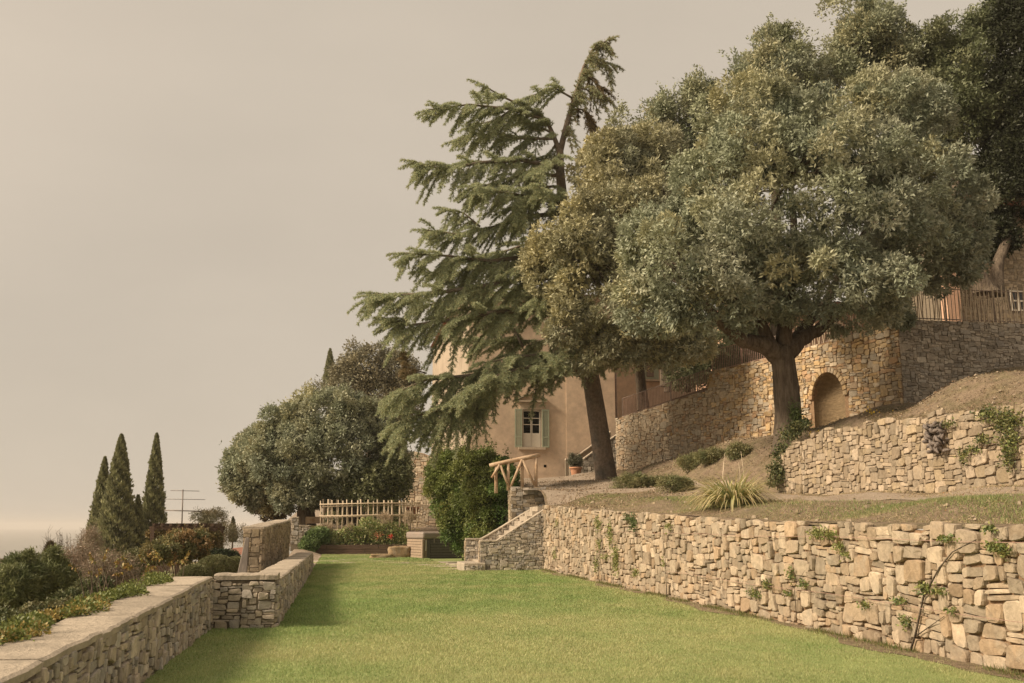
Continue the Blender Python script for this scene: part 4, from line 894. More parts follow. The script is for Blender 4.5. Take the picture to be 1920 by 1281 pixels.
bough([(930, 700, -1), (905, 745, -1.8), (885, 780, -2.2)], .07, .02, .9, droop=.6)
bough([(980, 650, 0), (960, 610, 1), (930, 590, 1.5)], .07, .02, 1.0, droop=.4)
bough([(1065, 460, 0), (1030, 470, -1), (980, 500, -2)], .07, .02, 1.0, droop=.5)
bough([(1055, 350, 0), (1020, 350, -1), (985, 375, -1.8), (960, 400, -2.2)], .07, .02, 1.0, droop=.5)
bough([(930, 490, -1.2), (890, 500, -1), (850, 515, -.6), (800, 510, -.4)], .06, .015, 1.0, droop=.4)
bough([(900, 425, -1.1), (870, 400, -.8), (840, 392, -.4)], .05, .015, .8, droop=.4)
bough([(960, 205, -.5), (930, 225, 0), (890, 235, .3)], .05, .015, .8, droop=.4)
bough([(1105, 680, 0), (1112, 675, -1.5), (1118, 680, -2.2)], .1, .02, .5, droop=.3)
bough([(1098, 650, 0), (1070, 650, -1.8), (1050, 670, -3)], .1, .02, .8, droop=.5)
bough([(1080, 560, 0), (1050, 550, -1.8), (1010, 560, -3.2)], .1, .02, .9, droop=.5)
bough([(1058, 400, 0), (1040, 370, -1.5), (1010, 350, -2.8)], .1, .02, .9, droop=.5)
bough([(800, 700, -2.4), (762, 690, -2.4), (758, 665, -2.4)], .03, .012, .35, pal=CEDB, droop=.1)
BA.build('twigs', M['bark_cedar'], cedar, tuple(ce), smooth=True, kind='stuff'); NA.build('needles', M['needle'], cedar, tuple(ce), kind='stuff')

# --- left holm oak group
YL = 62
EL = [ell(640, 850, 115, 95, YL, 3.6), ell(540, 870, 85, 75, YL, 2.8), ell(700, 870, 70, 70, YL, 2.6), ell(620, 790, 90, 60, YL, 3.0), ell(475, 900, 40, 50, YL+1, 1.5), ell(530, 810, 55, 45, YL+1, 1.8), ell(560, 920, 60, 35, YL-1, 1.8), ell(700, 800, 60, 50, YL+1, 2), ell(455, 880, 34, 34, YL+1, 1.3), ell(500, 845, 45, 40, YL+1, 1.5)]
cr = crown(EL, 520, 56, (.36, .78), (.20, .082), OAK+[(.17, .175, .10)], r1, m=6, pal_sun=OAKS, wisps=110)
b = atY(574, 1000, YL); tree('holm_oak', 'round dense holm oak behind the bamboo trellis at left centre', 'oak tree', tuple(b), [Z_(574, 1003, YL), Z_(572, 960, YL), Z_(578, 930, YL), Z_(600, 880, YL)], .55, .42,
     [([Z_(574, 935, YL), Z_(550, 905, YL), Z_(530, 870, YL)], .25, .08)], cr, rng=r1, twigs=20)
cr = crown([ell(475, 860, 38, 50, 66, 1.9), ell(450, 900, 22, 30, 66, 1.0), ell(500, 930, 45, 30, 66, 1.5), ell(490, 830, 30, 30, 66, 1.2), ell(520, 955, 25, 18, 65, 1)], 90, 50, (.45, .9), (.22, .09), [(.16, .12, .055), (.13, .11, .055)], r1, m=6, pal_sun=OAKS)
tree('holm_oak', 'thinner yellowing oak at the outer left side of the round oak', 'oak tree', tuple(atY(520, 1005, 66)), [Z_(520, 1005, 66), Z_(515, 940, 66), Z_(495, 880, 66)], .2, .12, [], cr, rng=r1, twigs=14)
cr = crown([ell(690, 905, 50, 35, 60, 1.8), ell(745, 890, 28, 40, 60, 1.2)], 70, 50, (.45, .9), (.2, .08), GRN, r1, m=6)
tree('holm_oak', 'dark oak with a thick double trunk directly behind the trellis', 'oak tree', tuple(atY(662, 1000, 63)), [Z_(662, 1000, 63), Z_(660, 950, 63), Z_(665, 900, 62)], .5, .35, [([Z_(662, 950, 63), Z_(690, 920, 62), Z_(705, 890, 61)], .25, .1)], cr, rng=r1, twigs=8)
cr = crown([ell(745, 700, 52, 42, 82, 2.6), ell(685, 690, 58, 46, 82, 2.6), ell(650, 735, 60, 50, 82, 2.8), ell(720, 750, 70, 60, 82, 3), ell(668, 662, 28, 22, 82, .9), ell(730,665,24,22,82,.9)], 190, 40, (.4, .85), (.24, .1), [(.24, .22, .145), (.27, .245, .155), (.20, .19, .125)], r1, m=5, spray=.3)
tree('evergreen_tree', 'hazy feathery tree rising behind the round oak and the cedar tips', 'tree', tuple(atY(690, 985, 82)), [Z_(690, 985, 82), Z_(690, 800, 82)], .3, .2, [], cr, rng=r1, twigs=12)

def cypress(name, label, px, top, bot, wpx, Y, n, pal, lean=0, grp=None, ptx=None, zbot=None):
    T = np.array(atY(px+lean, top, Y)); B = np.array(atY(px, bot, Y)); Hh = T[2]-B[2]; wd = wpx*Y/F/2
    A = Acc(); t = r1.random(n)**.8; th = r1.uniform(0, 2*math.pi, n)
    prof = np.where(t < .25, .75+t, 1.0)*np.clip((1-t), 0, 1)**.72*1.12; prof = np.minimum(prof, 1)
    rr = wd*prof*(.84+.10*np.sin(th*4+t*41)+.09*np.sin(th*7-t*90+px)+.07*np.sin(t*150+th*2)+r1.uniform(-.2, .14, n))
    ax = B[None]+(T-B)[None]*t[:, None]; P = ax+np.stack([np.cos(th)*rr, np.sin(th)*rr, 0*t], 1)
    D = unit(np.stack([np.cos(th)*.45, np.sin(th)*.45, 1+0*t], 1)+r1.normal(size=(n, 3))*.25)
    k = .7+.6*(np.sin(th*4+t*41)+1)/2
    leaf_quads(A, P, D, .34*(1-.6*t)*r1.uniform(.6, 1.3, n), .12*(1-.4*t), tints(n, pal, r1, .2)*k[:, None], r1)
    e = empty(name, tuple(B), label, 'cypress', grp)
    A.build('foliage', M['leaf'], e, tuple(B), kind='stuff')
    zg = zbot if zbot is not None else hl(B[0], B[1])
    tubepart('trunk', [(B[0], B[1], min(zg, B[2])-.2), tuple(T*.9+B*.1)], [.16, .03], M['bark'], e)
    return e
CYP = [(0.238, 0.245, 0.13), (0.281, 0.277, 0.152), (0.207, 0.212, 0.112)]
G = 'tall pencil cypresses left of the aerial'
cypress('cypress_tree', 'shortest and leftmost of the tall pencil cypresses beside the sea view', 183, 858, 1055, 44, 74, 11000, CYP, 14, G)
cypress('cypress_tree', 'widest tall pencil cypress, second from the left', 216, 816, 1062, 66, 70, 17000, CYP, 12, G)
cypress('cypress_tree', 'slim tall pencil cypress nearest the television aerial', 284, 814, 1050, 45, 72, 12000, CYP, 10, G)
cypress('cypress_tree', 'short ragged cypress squeezed between the two tallest ones', 257, 930, 1055, 32, 71, 5000, CYP, 2, G)
cypress('cypress_tree', 'tiny distant cypress right of the vine pergola', 437, 970, 1018, 14, 110, 1800, [(.10, .10, .05)], 0)
cypress('cypress_tree', 'pointed cypress top rising behind the round oak', 617, 655, 760, 30, 86, 4500, CYP, 2, zbot=1.5)
cypress('cypress_tree', 'small browned cypress stump above the left green conifers', 95, 1022, 1105, 34, 32, 3500, [(.15, .11, .07), (.10, .09, .05)], 0)

def shrub(name, label, cat, els, ncl, per, rc, leaf, pal, grp=None, sun=None, m=5, spray=.08, stems=6, zb=None, up=0, mtl='leaf', wisps=0):
    A, cc, rr = crown(els, ncl, per, rc, leaf, pal, r1, m=m, pal_sun=sun, spray=spray, inner=.5, up=up, wisps=wisps)
    c = els[0][0]; base = (float(c[0]), float(c[1]), float(c[2]-els[0][1][2]) if zb is None else zb)
    e = empty(name, base, label, cat, grp); A.build('foliage', M[mtl], e, base, kind='stuff')
    if stems:
        a = Acc()
        for i in r1.choice(len(cc), min(stems, len(cc)), replace=False): a.tube([base, tuple((np.array(base)+cc[i])/2+r1.normal(size=3)*.05), tuple(cc[i])], [.03, .02, .008], 5)
        a.build('stem', M['bark'], e, base)
    return e
# laurel bush by the stairs
EL = [ell(888, 952, 70, 80, 46.5, 1.7), ell(855, 905, 60, 55, 47, 1.5), ell(925, 930, 38, 55, 47, 1.2), ell(838, 935, 46, 45, 47, 1.3), ell(888, 900, 62, 52, 46, 1.5), ell(860, 975, 40, 40, 46.5, 1.2), ell(892, 1015, 46, 32, 47, 1.2), ell(830, 885, 30, 35, 47, .9), ell(920, 950, 50, 70, 43.5, 1.5), ell(915, 1010, 40, 35, 43.5, 1.2), ell(925,890,35,30,43.5,1.0), ell(937,900,36,34,42,.9), ell(895,930,45,50,45,1.3)]
LAU = [(0.099, 0.164, 0.041), (0.125, 0.194, 0.053), (0.079, 0.135, 0.037), (0.172, 0.232, 0.062)]
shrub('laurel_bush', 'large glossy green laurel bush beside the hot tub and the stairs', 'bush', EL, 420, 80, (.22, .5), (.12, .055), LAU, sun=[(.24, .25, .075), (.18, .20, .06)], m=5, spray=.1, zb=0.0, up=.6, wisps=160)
# shoots above it
A = Acc(); a = Acc()
lv = empty('laurel_shoots', tuple(atY(850, 880, 47.6)), 'thin yellow green leafy shoots standing above the laurel bush against the villa', 'bush')
for i in range(38):
    px_ = random.choice([random.uniform(790, 905), random.uniform(825, 880), random.uniform(880, 945)]); h_ = random.uniform(28, 66) if px_ < 880 else random.uniform(10, 24)
    b0 = np.array(atY(px_, 890, 47.3+random.uniform(-.6, .6))); t0 = b0+np.array([random.uniform(-.15, .15), 0, h_*47/F]); a.tube([tuple(b0), tuple(t0)], [.012, .004], 4)
    n = int(h_*3.2); t = r1.random((n, 1)); P = b0+(t0-b0)*t; leaf_quads(A, P, unit(r1.normal(size=(n, 3))+np.array([0, 0, .4])), .11, .05, tints(n, [(.17, .17, .045), (.12, .14, .035), (.22, .20, .06)], r1), r1)
a.build('stem', M['bark'], lv, lv.location); A.build('foliage', M['leaf'], lv, lv.location, kind='stuff')
# low shrubs on the bank
for (px_, py_, rx, ry, Yb, lab) in [(1185, 898, 26, 15, 38, 'low green shrub on the bank nearest the cedar trunk'), (1270, 903, 22, 14, 33, 'flat dark shrub in the middle of the bank, left of the striped grass clump'), (1300, 888, 22, 12, 36, 'small mounded shrub at the bank crest in front of the tall wall'), (1335, 882, 18, 12, 35, 'narrow dark shrub high on the bank behind the strap leaved clump'), (1388, 884, 14, 9, 34, 'tiny round shrub highest on the bank towards the oak'), (1240, 890, 14, 9, 38, 'little grey green tuft between the two bank shrubs')]:
    q_ = atY(px_, py_+ry, Yb); g_ = hr(q_.x, Yb); 
    c_ = (np.array([q_.x, Yb, g_+ry*Yb/F*.8]), np.array([rx*Yb/F*1.1, rx*Yb/F*.8, ry*Yb/F*.6]))
    shrub('low_shrub', lab, 'shrub', [c_, (c_[0]+np.array([c_[1][0]*.9, 0, -c_[1][2]*.3]), c_[1]*.6), (c_[0]-np.array([c_[1][0]*.95, 0, c_[1][2]*.3]), c_[1]*.5)], 34, 55, (.12, .34), (.09, .022), [(.22, .22, .10), (.17, .19, .085), (.27, .25, .12)], grp='low shrubs on the earth bank', spray=.05, stems=4, up=.5, m=4)
# left garden
shrub('conifer_bush', 'bushy green conifer at far left above the parapet', 'bush', [ell(38, 1105, 34, 40, 24, .9), ell(18, 1085, 8, 34, 24, .25), ell(33, 1075, 7, 36, 24, .25), ell(50, 1080, 8, 40, 24, .25), ell(62, 1095, 7, 34, 24, .25), ell(8, 1100, 7, 30, 24, .25)], 230, 36, (.07, .2), (.12, .022), [(.14, .165, .07), (.18, .195, .085)], grp='conifers below the parapet', up=1.0, m=5, zb=hl(-7.5, 24))
shrub('conifer_bush', 'bushy green conifer right of its twin, in front of the browned cypress', 'bush', [ell(100, 1105, 33, 42, 25, .9), ell(80, 1085, 8, 36, 25, .25), ell(96, 1072, 8, 38, 25, .25), ell(110, 1078, 8, 36, 25, .25), ell(124, 1095, 8, 32, 25, .25)], 230, 36, (.07, .2), (.12, .022), [(.15, .17, .07), (.19, .20, .085)], grp='conifers below the parapet', up=1.0, m=5, zb=hl(-7, 25))
shrub('hedge', 'dark low hedge running under the conifers behind the parapet top', 'hedge', [ell(20, 1185, 50, 28, 17, .7), ell(80, 1165, 45, 24, 19, .8), ell(140, 1140, 40, 26, 21, .9), ell(-30, 1210, 40, 30, 15, .6), ell(180,1115,35,26,22,.8)], 170, 60, (.1, .24), (.06, .035), [(.09, .11, .045), (.12, .13, .055), (.16, .15, .07)], m=5, spray=.05, zb=hl(-5.5, 18))
for (px_, py_, rx, ry, Yb, lab) in [(150, 1062, 28, 38, 30, 'reddish brown bare shrub between the conifers and the cypresses'), (168, 1030, 16, 34, 40, 'taller tawny bare shrub at the foot of the leftmost cypress'), (205, 1085, 40, 30, 26, 'pinkish twiggy shrub just above the parapet plants')]:
    shrub('bare_shrub', lab, 'shrub', [ell(px_, py_, rx, ry, Yb)], 60, 45, (.12, .34), (.10, .014), [(.31, .235, .17), (.27, .205, .145), (.25, .22, .14)], grp='brown autumn shrubs left of the wall', m=3, spray=.2, up=.6, stems=14, zb=float(atY(px_, py_+ry, Yb).z))
# thin bare saplings against the sea
sp = empty('bare_saplings', tuple(atY(125, 1060, 34)), 'wispy leafless saplings silhouetted against the sea haze', 'shrub'); a = Acc()
for i in range(26):
    px_ = random.choice([random.gauss(118, 7), random.gauss(148, 5), random.gauss(90, 6)]); b0 = Vector(atY(px_, 1065, 34)); t0 = Vector(atY(px_+random.uniform(-6, 6), random.uniform(995, 1030), 34)); a.tube([b0, b0.lerp(t0, .5)+Vector((random.uniform(-.05, .05), 0, 0)), t0], [.012, .008, .003], 4)
    for j in range(7):
        t = random.uniform(.3, 1); p = b0.lerp(t0, t); a.tube([p, p+Vector((random.uniform(-.2, .2), random.uniform(-.1, .1), random.uniform(.05, .25)))], [.005, .002], 3)
a.build('stem', M['bark'], sp, sp.location)
shrub('garden_bush', 'mixed green bush with orange leaves in front of the vine pergola', 'bush', [ell(340, 1025, 36, 26, 38, 1.0), ell(300, 1035, 26, 18, 36, .7), ell(375, 1020, 18, 22, 38, .6)], 110, 50, (.12, .3), (.09, .05), [(.16, .16, .065), (.13, .14, .055), (.25, .21, .09), (.27, .18, .08)], m=5, zb=-1.2)
shrub('garden_bush', 'dull green bush at the left foot of the tiled shed', 'bush', [ell(215, 1070, 40, 22, 32, .9), ell(260, 1050, 24, 16, 40, .8)], 80, 50, (.12, .3), (.08, .045), [(.14, .14, .06), (.18, .15, .075)], m=5, zb=-1.2)
shrub('olive_tree', 'pale wispy olive behind the right end of the pergola', 'tree', [ell(400, 985, 24, 24, 80, 1.6), ell(378, 975, 14, 14, 80, 1), ell(420, 1000, 18, 18, 78, 1.2), ell(452,1000,14,16,80,1)], 60, 40, (.3, .7), (.16, .04), [(.16, .15, .085), (.14, .13, .07), (.20, .16, .085)], m=5, spray=.25, up=.6, zb=-1.5)
shrub('garden_bush', 'dark leafy bush beneath the leaning plank', 'bush', [ell(425, 1045, 26, 9, 44, .6), ell(405, 1040, 15, 8, 44, .5)], 40, 50, (.1, .25), (.09, .05), [(.045, .06, .03)], zb=-1.2)
def mound(name, label, cat, px_, py_, rx, ry, Yb, grp, col):
    c, r_ = ell(px_, py_, rx, ry, Yb); A = Acc(); n = 9000; d = unit(r1.normal(size=(n, 3))); d[:, 2] = np.abs(d[:, 2])
    k = 1+.05*np.sin(d[:, 0]*9+1)*np.sin(d[:, 1]*8); P = c+d*r_*k[:, None]
    leaf_quads(A, P, unit(d+r1.normal(size=(n, 3))*.8), .06, .03, tints(n, col, r1, .25), r1)
    e = empty(name, tuple(c-np.array([0, 0, 1])), label, cat, grp); A.build('foliage', M['leaf'], e, e.location, kind='stuff')
    B = Acc(); ns = 16; V = []
    for i in range(9):
        for j in range(ns):
            ph_ = math.pi/2*i/8; t = 2*math.pi*j/ns; V.append((c[0]+r_[0]*.96*math.cos(ph_)*math.cos(t), c[1]+r_[1]*.96*math.cos(ph_)*math.sin(t), c[2]+r_[2]*.96*math.sin(ph_)))
    V += [(x, y, -1.6) for x, y, _ in V[:ns]]
    B.add(V, [(i*ns+j, i*ns+(j+1) % ns, (i+1)*ns+(j+1) % ns, (i+1)*ns+j) for i in range(8) for j in range(ns)]+[(9*ns+j, 9*ns+(j+1) % ns, (j+1) % ns, j) for j in range(ns)])
    B.build('inner_mass', M['slope'], e, e.location, smooth=True)
G2 = 'clipped rounded hedges beside the parapet'
ML = [(.17, .175, .08), (.15, .16, .07), (.20, .20, .095)]
mound('clipped_hedge', 'largest smooth clipped hedge mound left of the leaning plank', 'hedge', 405, 1078, 38, 32, 33, G2, ML)
mound('clipped_hedge', 'clipped hedge mound lower and further left, next to the orange bush', 'hedge', 365, 1085, 28, 22, 31, G2, ML)
mound('clipped_hedge', 'far clipped hedge mound peeping out right behind the largest one', 'hedge', 440, 1072, 22, 24, 36, G2, ML)
# vine pergola
pg = empty('pergola', (-7, 45, -1.3), 'wooden pergola smothered in orange green vine below the wall', 'pergola')
YP = 45
for px_ in (286, 318, 402): 
    for dy in (0, 2.6):
        p = atY(px_, 1000, YP); boxpart('post', (p.x, YP+dy, .1), (.16, .16, 2.9), M['timber'], pg)
p0 = atY(280, 1000, YP); p1 = atY(408, 1000, YP)
for dy in (0, 2.6): boxpart('beam', ((p0.x+p1.x)/2, YP+dy, 1.47), (p1.x-p0.x, .14, .18), M['timber'], pg)
for i in range(8): boxpart('rafter', (p0.x+.2+(p1.x-p0.x-.4)*i/7, YP+1.3, 1.62), (.1, 3.2, .12), M['timber'], pg)
vn = shrub('grape_vine', 'vine with orange and green leaves trailing over the pergola roof', 'vine', [ell(360, 1002, 46, 8, 46, 1.5), ell(310, 1000, 28, 5, 46, 1.2), ell(392, 1008, 17, 16, 45.5, 1.0), ell(402, 1030, 7, 28, 45, .4)], 130, 55, (.1, .28), (.10, .06), [(.16, .13, .05), (.18, .19, .075), (.24, .18, .08)], m=5, zb=-1.2)
# tiled shed
sd = empty('garden_shed', (-10, 49, -1.6), 'low stone shed with pinkish tile roof among the bushes', 'shed')
s0 = atY(205, 1050, 50); s1 = atY(300, 1050, 50)
boxpart('wall', ((s0.x+s1.x)/2, 51.5, -.9), (s1.x-s0.x, 3, 1.6), M['pale_plaster'], sd)
a = Acc(); xa, xb = s0.x-.2, s1.x+.2; V = [(xa, 49.6, -.35), (xb, 49.6, -.2), (xb, 53.4, .12), (xa, 53.4, .0)]; V += [(x, y, z-.1) for x, y, z in V]
a.add(V, [(0, 1, 2, 3), (7, 6, 5, 4), (0, 4, 5, 1), (1, 5, 6, 2), (2, 6, 7, 3), (3, 7, 4, 0)]); a.build('roof', M['tile'], sd, (-10, 50, 0))
for i in range(14):
    x = xa+(xb-xa)*(i+.5)/14; tubepart('roof_tile', [(x, 49.55, -.33+.15*i/14), (x, 53.3, .05+.12*i/14)], .085, M['tile'], sd, 6)
hs = empty('tiled_house', (-13, 24, -2), 'corner of a house with a red tiled roof at the left picture edge', 'house')
p = atY(-8, 1130, 26); boxpart('wall', (p.x-2, 27, p.z-1.4), (4.2, 3, 2.2), M['pale_plaster'], hs)
a = Acc(); V = [(p.x-4.5, 25, p.z-.4), (p.x+.5, 25, p.z-.45), (p.x+.1, 27, p.z+.35), (p.x-4.5, 27, p.z+.5), (p.x+.5, 29, p.z-.45), (p.x-4.5, 29, p.z-.4)]; a.add(V, [(0, 1, 2, 3), (3, 2, 4, 5), (1, 4, 2)]); a.build('roof', M['tile'], hs, tuple(p))
g = empty('gabled_house', (-25, 50, -3), 'distant grey gabled house just inside the left picture edge', 'house')
p = atY(-12, 1080, 50); boxpart('wall', (p.x-1, 52, p.z-2), (2.4, 4, 3.4), M['pale_plaster'], g)
a = Acc(); a.add([(p.x-2.6, 50, p.z-.3), (p.x+.8, 50, p.z-.9), (p.x-.5, 50, p.z+.7), (p.x-2.6, 54, p.z-.3), (p.x+.8, 54, p.z-.9), (p.x-.5, 54, p.z+.7)], [(0, 1, 2), (3, 5, 4), (0, 2, 5, 3), (1, 4, 5, 2)]); a.build('roof', M['trim'], g, tuple(p))
fr = empty('far_house', (-7, 62, -3), 'roof of a low house right of the tiny distant cypress', 'house')
p = atY(452, 1032, 60); boxpart('wall', (p.x, 62, -1), (2.6, 3, 1.6), M['pale_plaster'], fr)
a = Acc(); a.add([(p.x-1.5, 60, -.25), (p.x+1.5, 60, .1), (p.x+1.5, 64, .5), (p.x-1.5, 64, .15)], [(0, 1, 2, 3)]); a.build('roof', M['tile'], fr, tuple(p))
# television aerial
ta = empty('television_aerial', tuple(atY(341, 1000, 58)), 'tall television aerial with three cross bars right of the cypresses', 'aerial')
def T_(px, py): return tuple(atY(px, py, 58))
tubepart('mast', [T_(340, 1015), T_(343, 918)], .035, M['metal'], ta, 6)
for (xa, ya, xb, yb, r_) in ((321, 920, 373, 921, .018), (309, 936, 384, 937, .016), (308, 957, 379, 959, .032)):
    tubepart('cross_bar', [T_(xa, ya), T_(xb, yb)], r_, M['metal'], ta, 5)
    for i in range(8):
        p = Vector(T_(xa, ya)).lerp(Vector(T_(xb, yb)), i/7); tubepart('element', [p+Vector((0, -.35, 0)), p+Vector((0, .35, 0))], .009, M['metal'], ta, 4)
# plank leaning on the wall end
pk = Acc(); B0 = atY(452, 1090, 28.0); T0 = atY(464, 1008, 28.2); 
pkd = (T0-B0); V = []
for (P, w_) in ((B0, .15), (T0, .06)):
    for (sx, sy) in ((-1, -1), (1, -1), (1, 1), (-1, 1)): V.append((P.x+sx*w_*(.9 if 1 else 1), P.y+sy*.05, P.z))
pk.add(V, [(0, 1, 5, 4), (1, 2, 6, 5), (2, 3, 7, 6), (3, 0, 4, 7), (4, 5, 6, 7), (3, 2, 1, 0)])
o = pk.build('leaning_plank', M['plank'], None, tuple(B0), label='weathered grey tapering plank leaning against the end of the taller wall', cat='plank')
o.modifiers.new('bevel', 'BEVEL').width = .015

# yellow leaved vine sprigs beside the parapet
yv = empty('yellow_vine', (-3.4, 20, -.3), 'arching twigs with yellow autumn leaves above the middle of the parapet', 'vine'); a = Acc(); A = Acc()
for i in range(34):
    px_ = random.uniform(150, 345); Yv = 18+random.uniform(-1, 4); b0 = Vector(atY(px_, 1110-.12*(px_-150)+random.uniform(-5, 15), Yv)); up_ = random.uniform(20, 75); tx = px_+random.uniform(-45, 45)
    t0 = Vector(atY(tx, max(1015, 1100-up_), Yv)); mid = b0.lerp(t0, .55)+Vector((0, 0, .12)); a.tube([b0, b0.lerp(mid, .5)+Vector((0, 0, .05)), mid, t0], [.009, .007, .005, .002], 4)
    n = 24; t = r1.random((n, 1)); P = np.array(mid)+(np.array(t0)-np.array(mid))*t; D = unit(r1.normal(size=(n, 3))*.6+np.array([0, 0, -.8]))
    if px_ > 215 or i % 3 == 0: leaf_quads(A, P, D, .075*r1.uniform(.5, 1.2, n), .04, tints(n, [(.34, .24, .06), (.28, .22, .07), (.30, .18, .07), (.20, .20, .06)], r1), r1)
a.build('stem', M['bark'], yv, yv.location); A.build('foliage', M['leaf'], yv, yv.location, kind='stuff')
# ground cover on the parapet's outer edge
cv = empty('creeping_plants', (-2.5, 12, .8), 'bright green creeping plants spilling over the outer edge of the parapet', 'plant'); A = Acc()
for i in range(150):
    y = 7.8+8.6*random.random(); x = -2.62+random.uniform(-.12, .10)+.1*math.sin(y*3); z = zL1(y)-.02; rr = random.uniform(.05, .13)
    if random.random() < .25*(abs(math.sin(y*1.7))): continue
    n = 110; d = unit(r1.normal(size=(n, 3))); d[:, 2] = np.abs(d[:, 2]); P = np.array([x, y, z])+d*rr*np.array([1.4, 1.4, .9])*r1.random((n, 1))**.5
    col = [(.15, .18, .045), (.20, .22, .06), (.12, .15, .04)] if random.random() < .8 or y > 12 else [(.36, .27, .08), (.30, .24, .09)]
    leaf_quads(A, P, unit(d+r1.normal(size=(n, 3))*.6), .035, .022, tints(n, col, r1), r1)
A.build('foliage', M['leaf'], cv, cv.location, kind='stuff')

# ------------------------------------------------------------------ kitchen garden
pl = empty('raised_bed', (1, 59, 0), 'raised vegetable bed edged with two courses of dark timber sleepers', 'raised bed')
xa = atZ(588, 1037, 0); xb = atZ(768, 1036, 0); Yp = 57.2
X0 = atY(588, 1030, Yp).x; X1 = atY(772, 1030, Yp).x
for k, (z0, cuts) in enumerate(((.0, (0, .52, 1)), (.27, (0, .13, .66, 1)))):
    for c0, c1 in zip(cuts[:-1], cuts[1:]):
        xa_, xb_ = X0+(X1-X0)*c0, X0+(X1-X0)*c1; boxpart('sleeper', ((xa_+xb_)/2, Yp+random.uniform(-.02, .02), z0+.13), (xb_-xa_-.02, .2, .255), M['timber'], pl, bevel=.015)
boxpart('sleeper', (X0-.02, Yp+1.6, .27), (.2, 2.9, .5), M['timber'], pl, bevel=.015)
boxpart('soil', ((X0+X1)/2, Yp+1.75, .24), (X1-X0-.1, 3.2, .44), M['slope'], pl)
tl = empty('cane_trellis', (1.5, 59, .5), 'openwork trellis of tied bamboo canes over the vegetable bed', 'trellis')
for (Yt, xa_, xb_, step, top, lst) in ((58.0, 602, 786, 11.5, 940, (944, 966, 993)), (59.6, 606, 780, 12.5, 938, (948, 968))):
    x = xa_
    while x < xb_: 
        j = random.uniform(-1.5, 1.5); p0 = atY(x+j, 1010, Yt); p1 = atY(x+random.uniform(-1.5, 1.5), top-random.uniform(0, 4), Yt); tubepart('cane', [p0, p1], random.choice([.035, .028, .045]), M['cane'], tl, 6); x += step*random.uniform(.6, 1.3)
    for py_ in lst: tubepart('cane', [atY(xa_-3, py_+2, Yt-.06), atY((xa_+xb_)/2, py_, Yt-.06), atY(xb_+3, py_-1, Yt-.06)], .035, M['cane'], tl, 6)
vg = empty('vegetable_plants', (1.5, 58.5, .5), 'leafy vegetables and feathery fennel filling the sleeper bed', 'plant'); A = Acc(); n = 26000
u = r1.random(n); X = X0-.2+(X1-X0)*u; Yy = Yp+.1+2.8*r1.random(n); hmax = .62+.6*(fbm(X*2.2, Yy*.6, 1.1, 5)+.3)*.7+np.where(X > X0+2.5, .45, .15); Z = .45+np.clip(hmax, .2, 1.7)*r1.random(n)**.7
leaf_quads(A, np.stack([X, Yy, Z], 1), unit(r1.normal(size=(n, 3))+np.array([0, -.2, .5])), .15*r1.uniform(.5, 1.2, n), .06, tints(n, [(.26, .33, .12), (.33, .36, .14), (.40, .39, .17), (.20, .28, .11), (.50, .46, .26)], r1), r1)
A.build('foliage', M['leaf'], vg, vg.location, kind='stuff')
# scrambling plant spilling off the left corner of the bed
shrub('leafy_plant', 'rounded leafy plant spilling past the left corner of the raised bed', 'plant', [ell(580, 1025, 16, 14, 57, .5), ell(596, 1005, 20, 14, 57.4, .6)], 50, 50, (.12, .26), (.12, .06), [(.15, .22, .09), (.19, .26, .10)], zb=0.1)
for (px_, py_, s_, lab) in [(612, 990, 9, 'dry creamy seed head at the left end of the vegetable bed'), (655, 990, 9, 'dry creamy seed head left of centre in the vegetable bed'), (722, 972, 12, 'largest pale feathery plume leaning on the trellis'), (766, 970, 10, 'pale plume at the right end of the trellis')]:
    shrub('seed_head', lab, 'plant', [ell(px_, py_, s_, s_*.8, 57.6)], 14, 60, (.08, .2), (.09, .012), [(.48, .38, .27), (.42, .34, .24)], grp='pale dry seed heads in the bed', m=3, stems=3, zb=.6)
for (px_, py_, lab) in [(709, 1004, 'pinkish red flowers low in the vegetable bed'), (733, 1006, 'single scarlet flower near the right end of the bed')]:
    A = Acc(); c = np.array(atY(px_, py_, 57.0)); n = 120; sz = .22 if px_ < 720 else .1
    leaf_quads(A, c+r1.normal(size=(n, 3))*sz*.6, unit(r1.normal(size=(n, 3))), .07, .05, tints(n, [(.5, .08, .05)] if px_ > 720 else [(.5, .18, .12), (.2, .15, .06)], r1), r1)
    A.build('red_flower', M['flower'], None, tuple(c), label=lab, cat='flower')
# bench and pots behind the trellis
bn = empty('garden_bench', tuple(atY(590, 1000, 61)), 'small wooden bench at the left end of the trellis under the oak', 'bench')
p = atY(590, 985, 61); 
boxpart('seat', (p.x, 61, p.z-.05), (1.1, .45, .06), M['pole'], bn); boxpart('backrest', (p.x, 61.25, p.z+.3), (1.1, .05, .4), M['pole'], bn)
for d_ in (-.5, .5): boxpart('leg', (p.x+d_, 60.85, p.z-.35), (.07, .07, .6), M['pole'], bn); boxpart('leg', (p.x+d_, 61.25, p.z-.2), (.07, .07, .9), M['pole'], bn)
def pot(name, label, c, r_, h_, plant=None, grp=None):
    e = empty(name, c, label, 'flower pot', grp); a = Acc(); c = Vector(c)
    prof = [(.62, 0), (.70, .2), (.85, .7), (.92, .82), (1.04, .83), (1.06, .98), (.98, 1.0), (.9, .97), (.88, .85)]; n = 20; V = []
    for (q_, z_) in prof: V += [(c.x+r_*q_*math.cos(2*math.pi*j/n), c.y+r_*q_*math.sin(2*math.pi*j/n), c.z+h_*z_) for j in range(n)]
    a.add(V, [(i*n+j, i*n+(j+1) % n, (i+1)*n+(j+1) % n, (i+1)*n+j) for i in range(len(prof)-1) for j in range(n)]+[tuple(range(n-1, -1, -1)), tuple((len(prof)-1)*n+j for j in range(n))])
    a.build('pot_body', M['terracotta'], e, tuple(c), smooth=True); return e
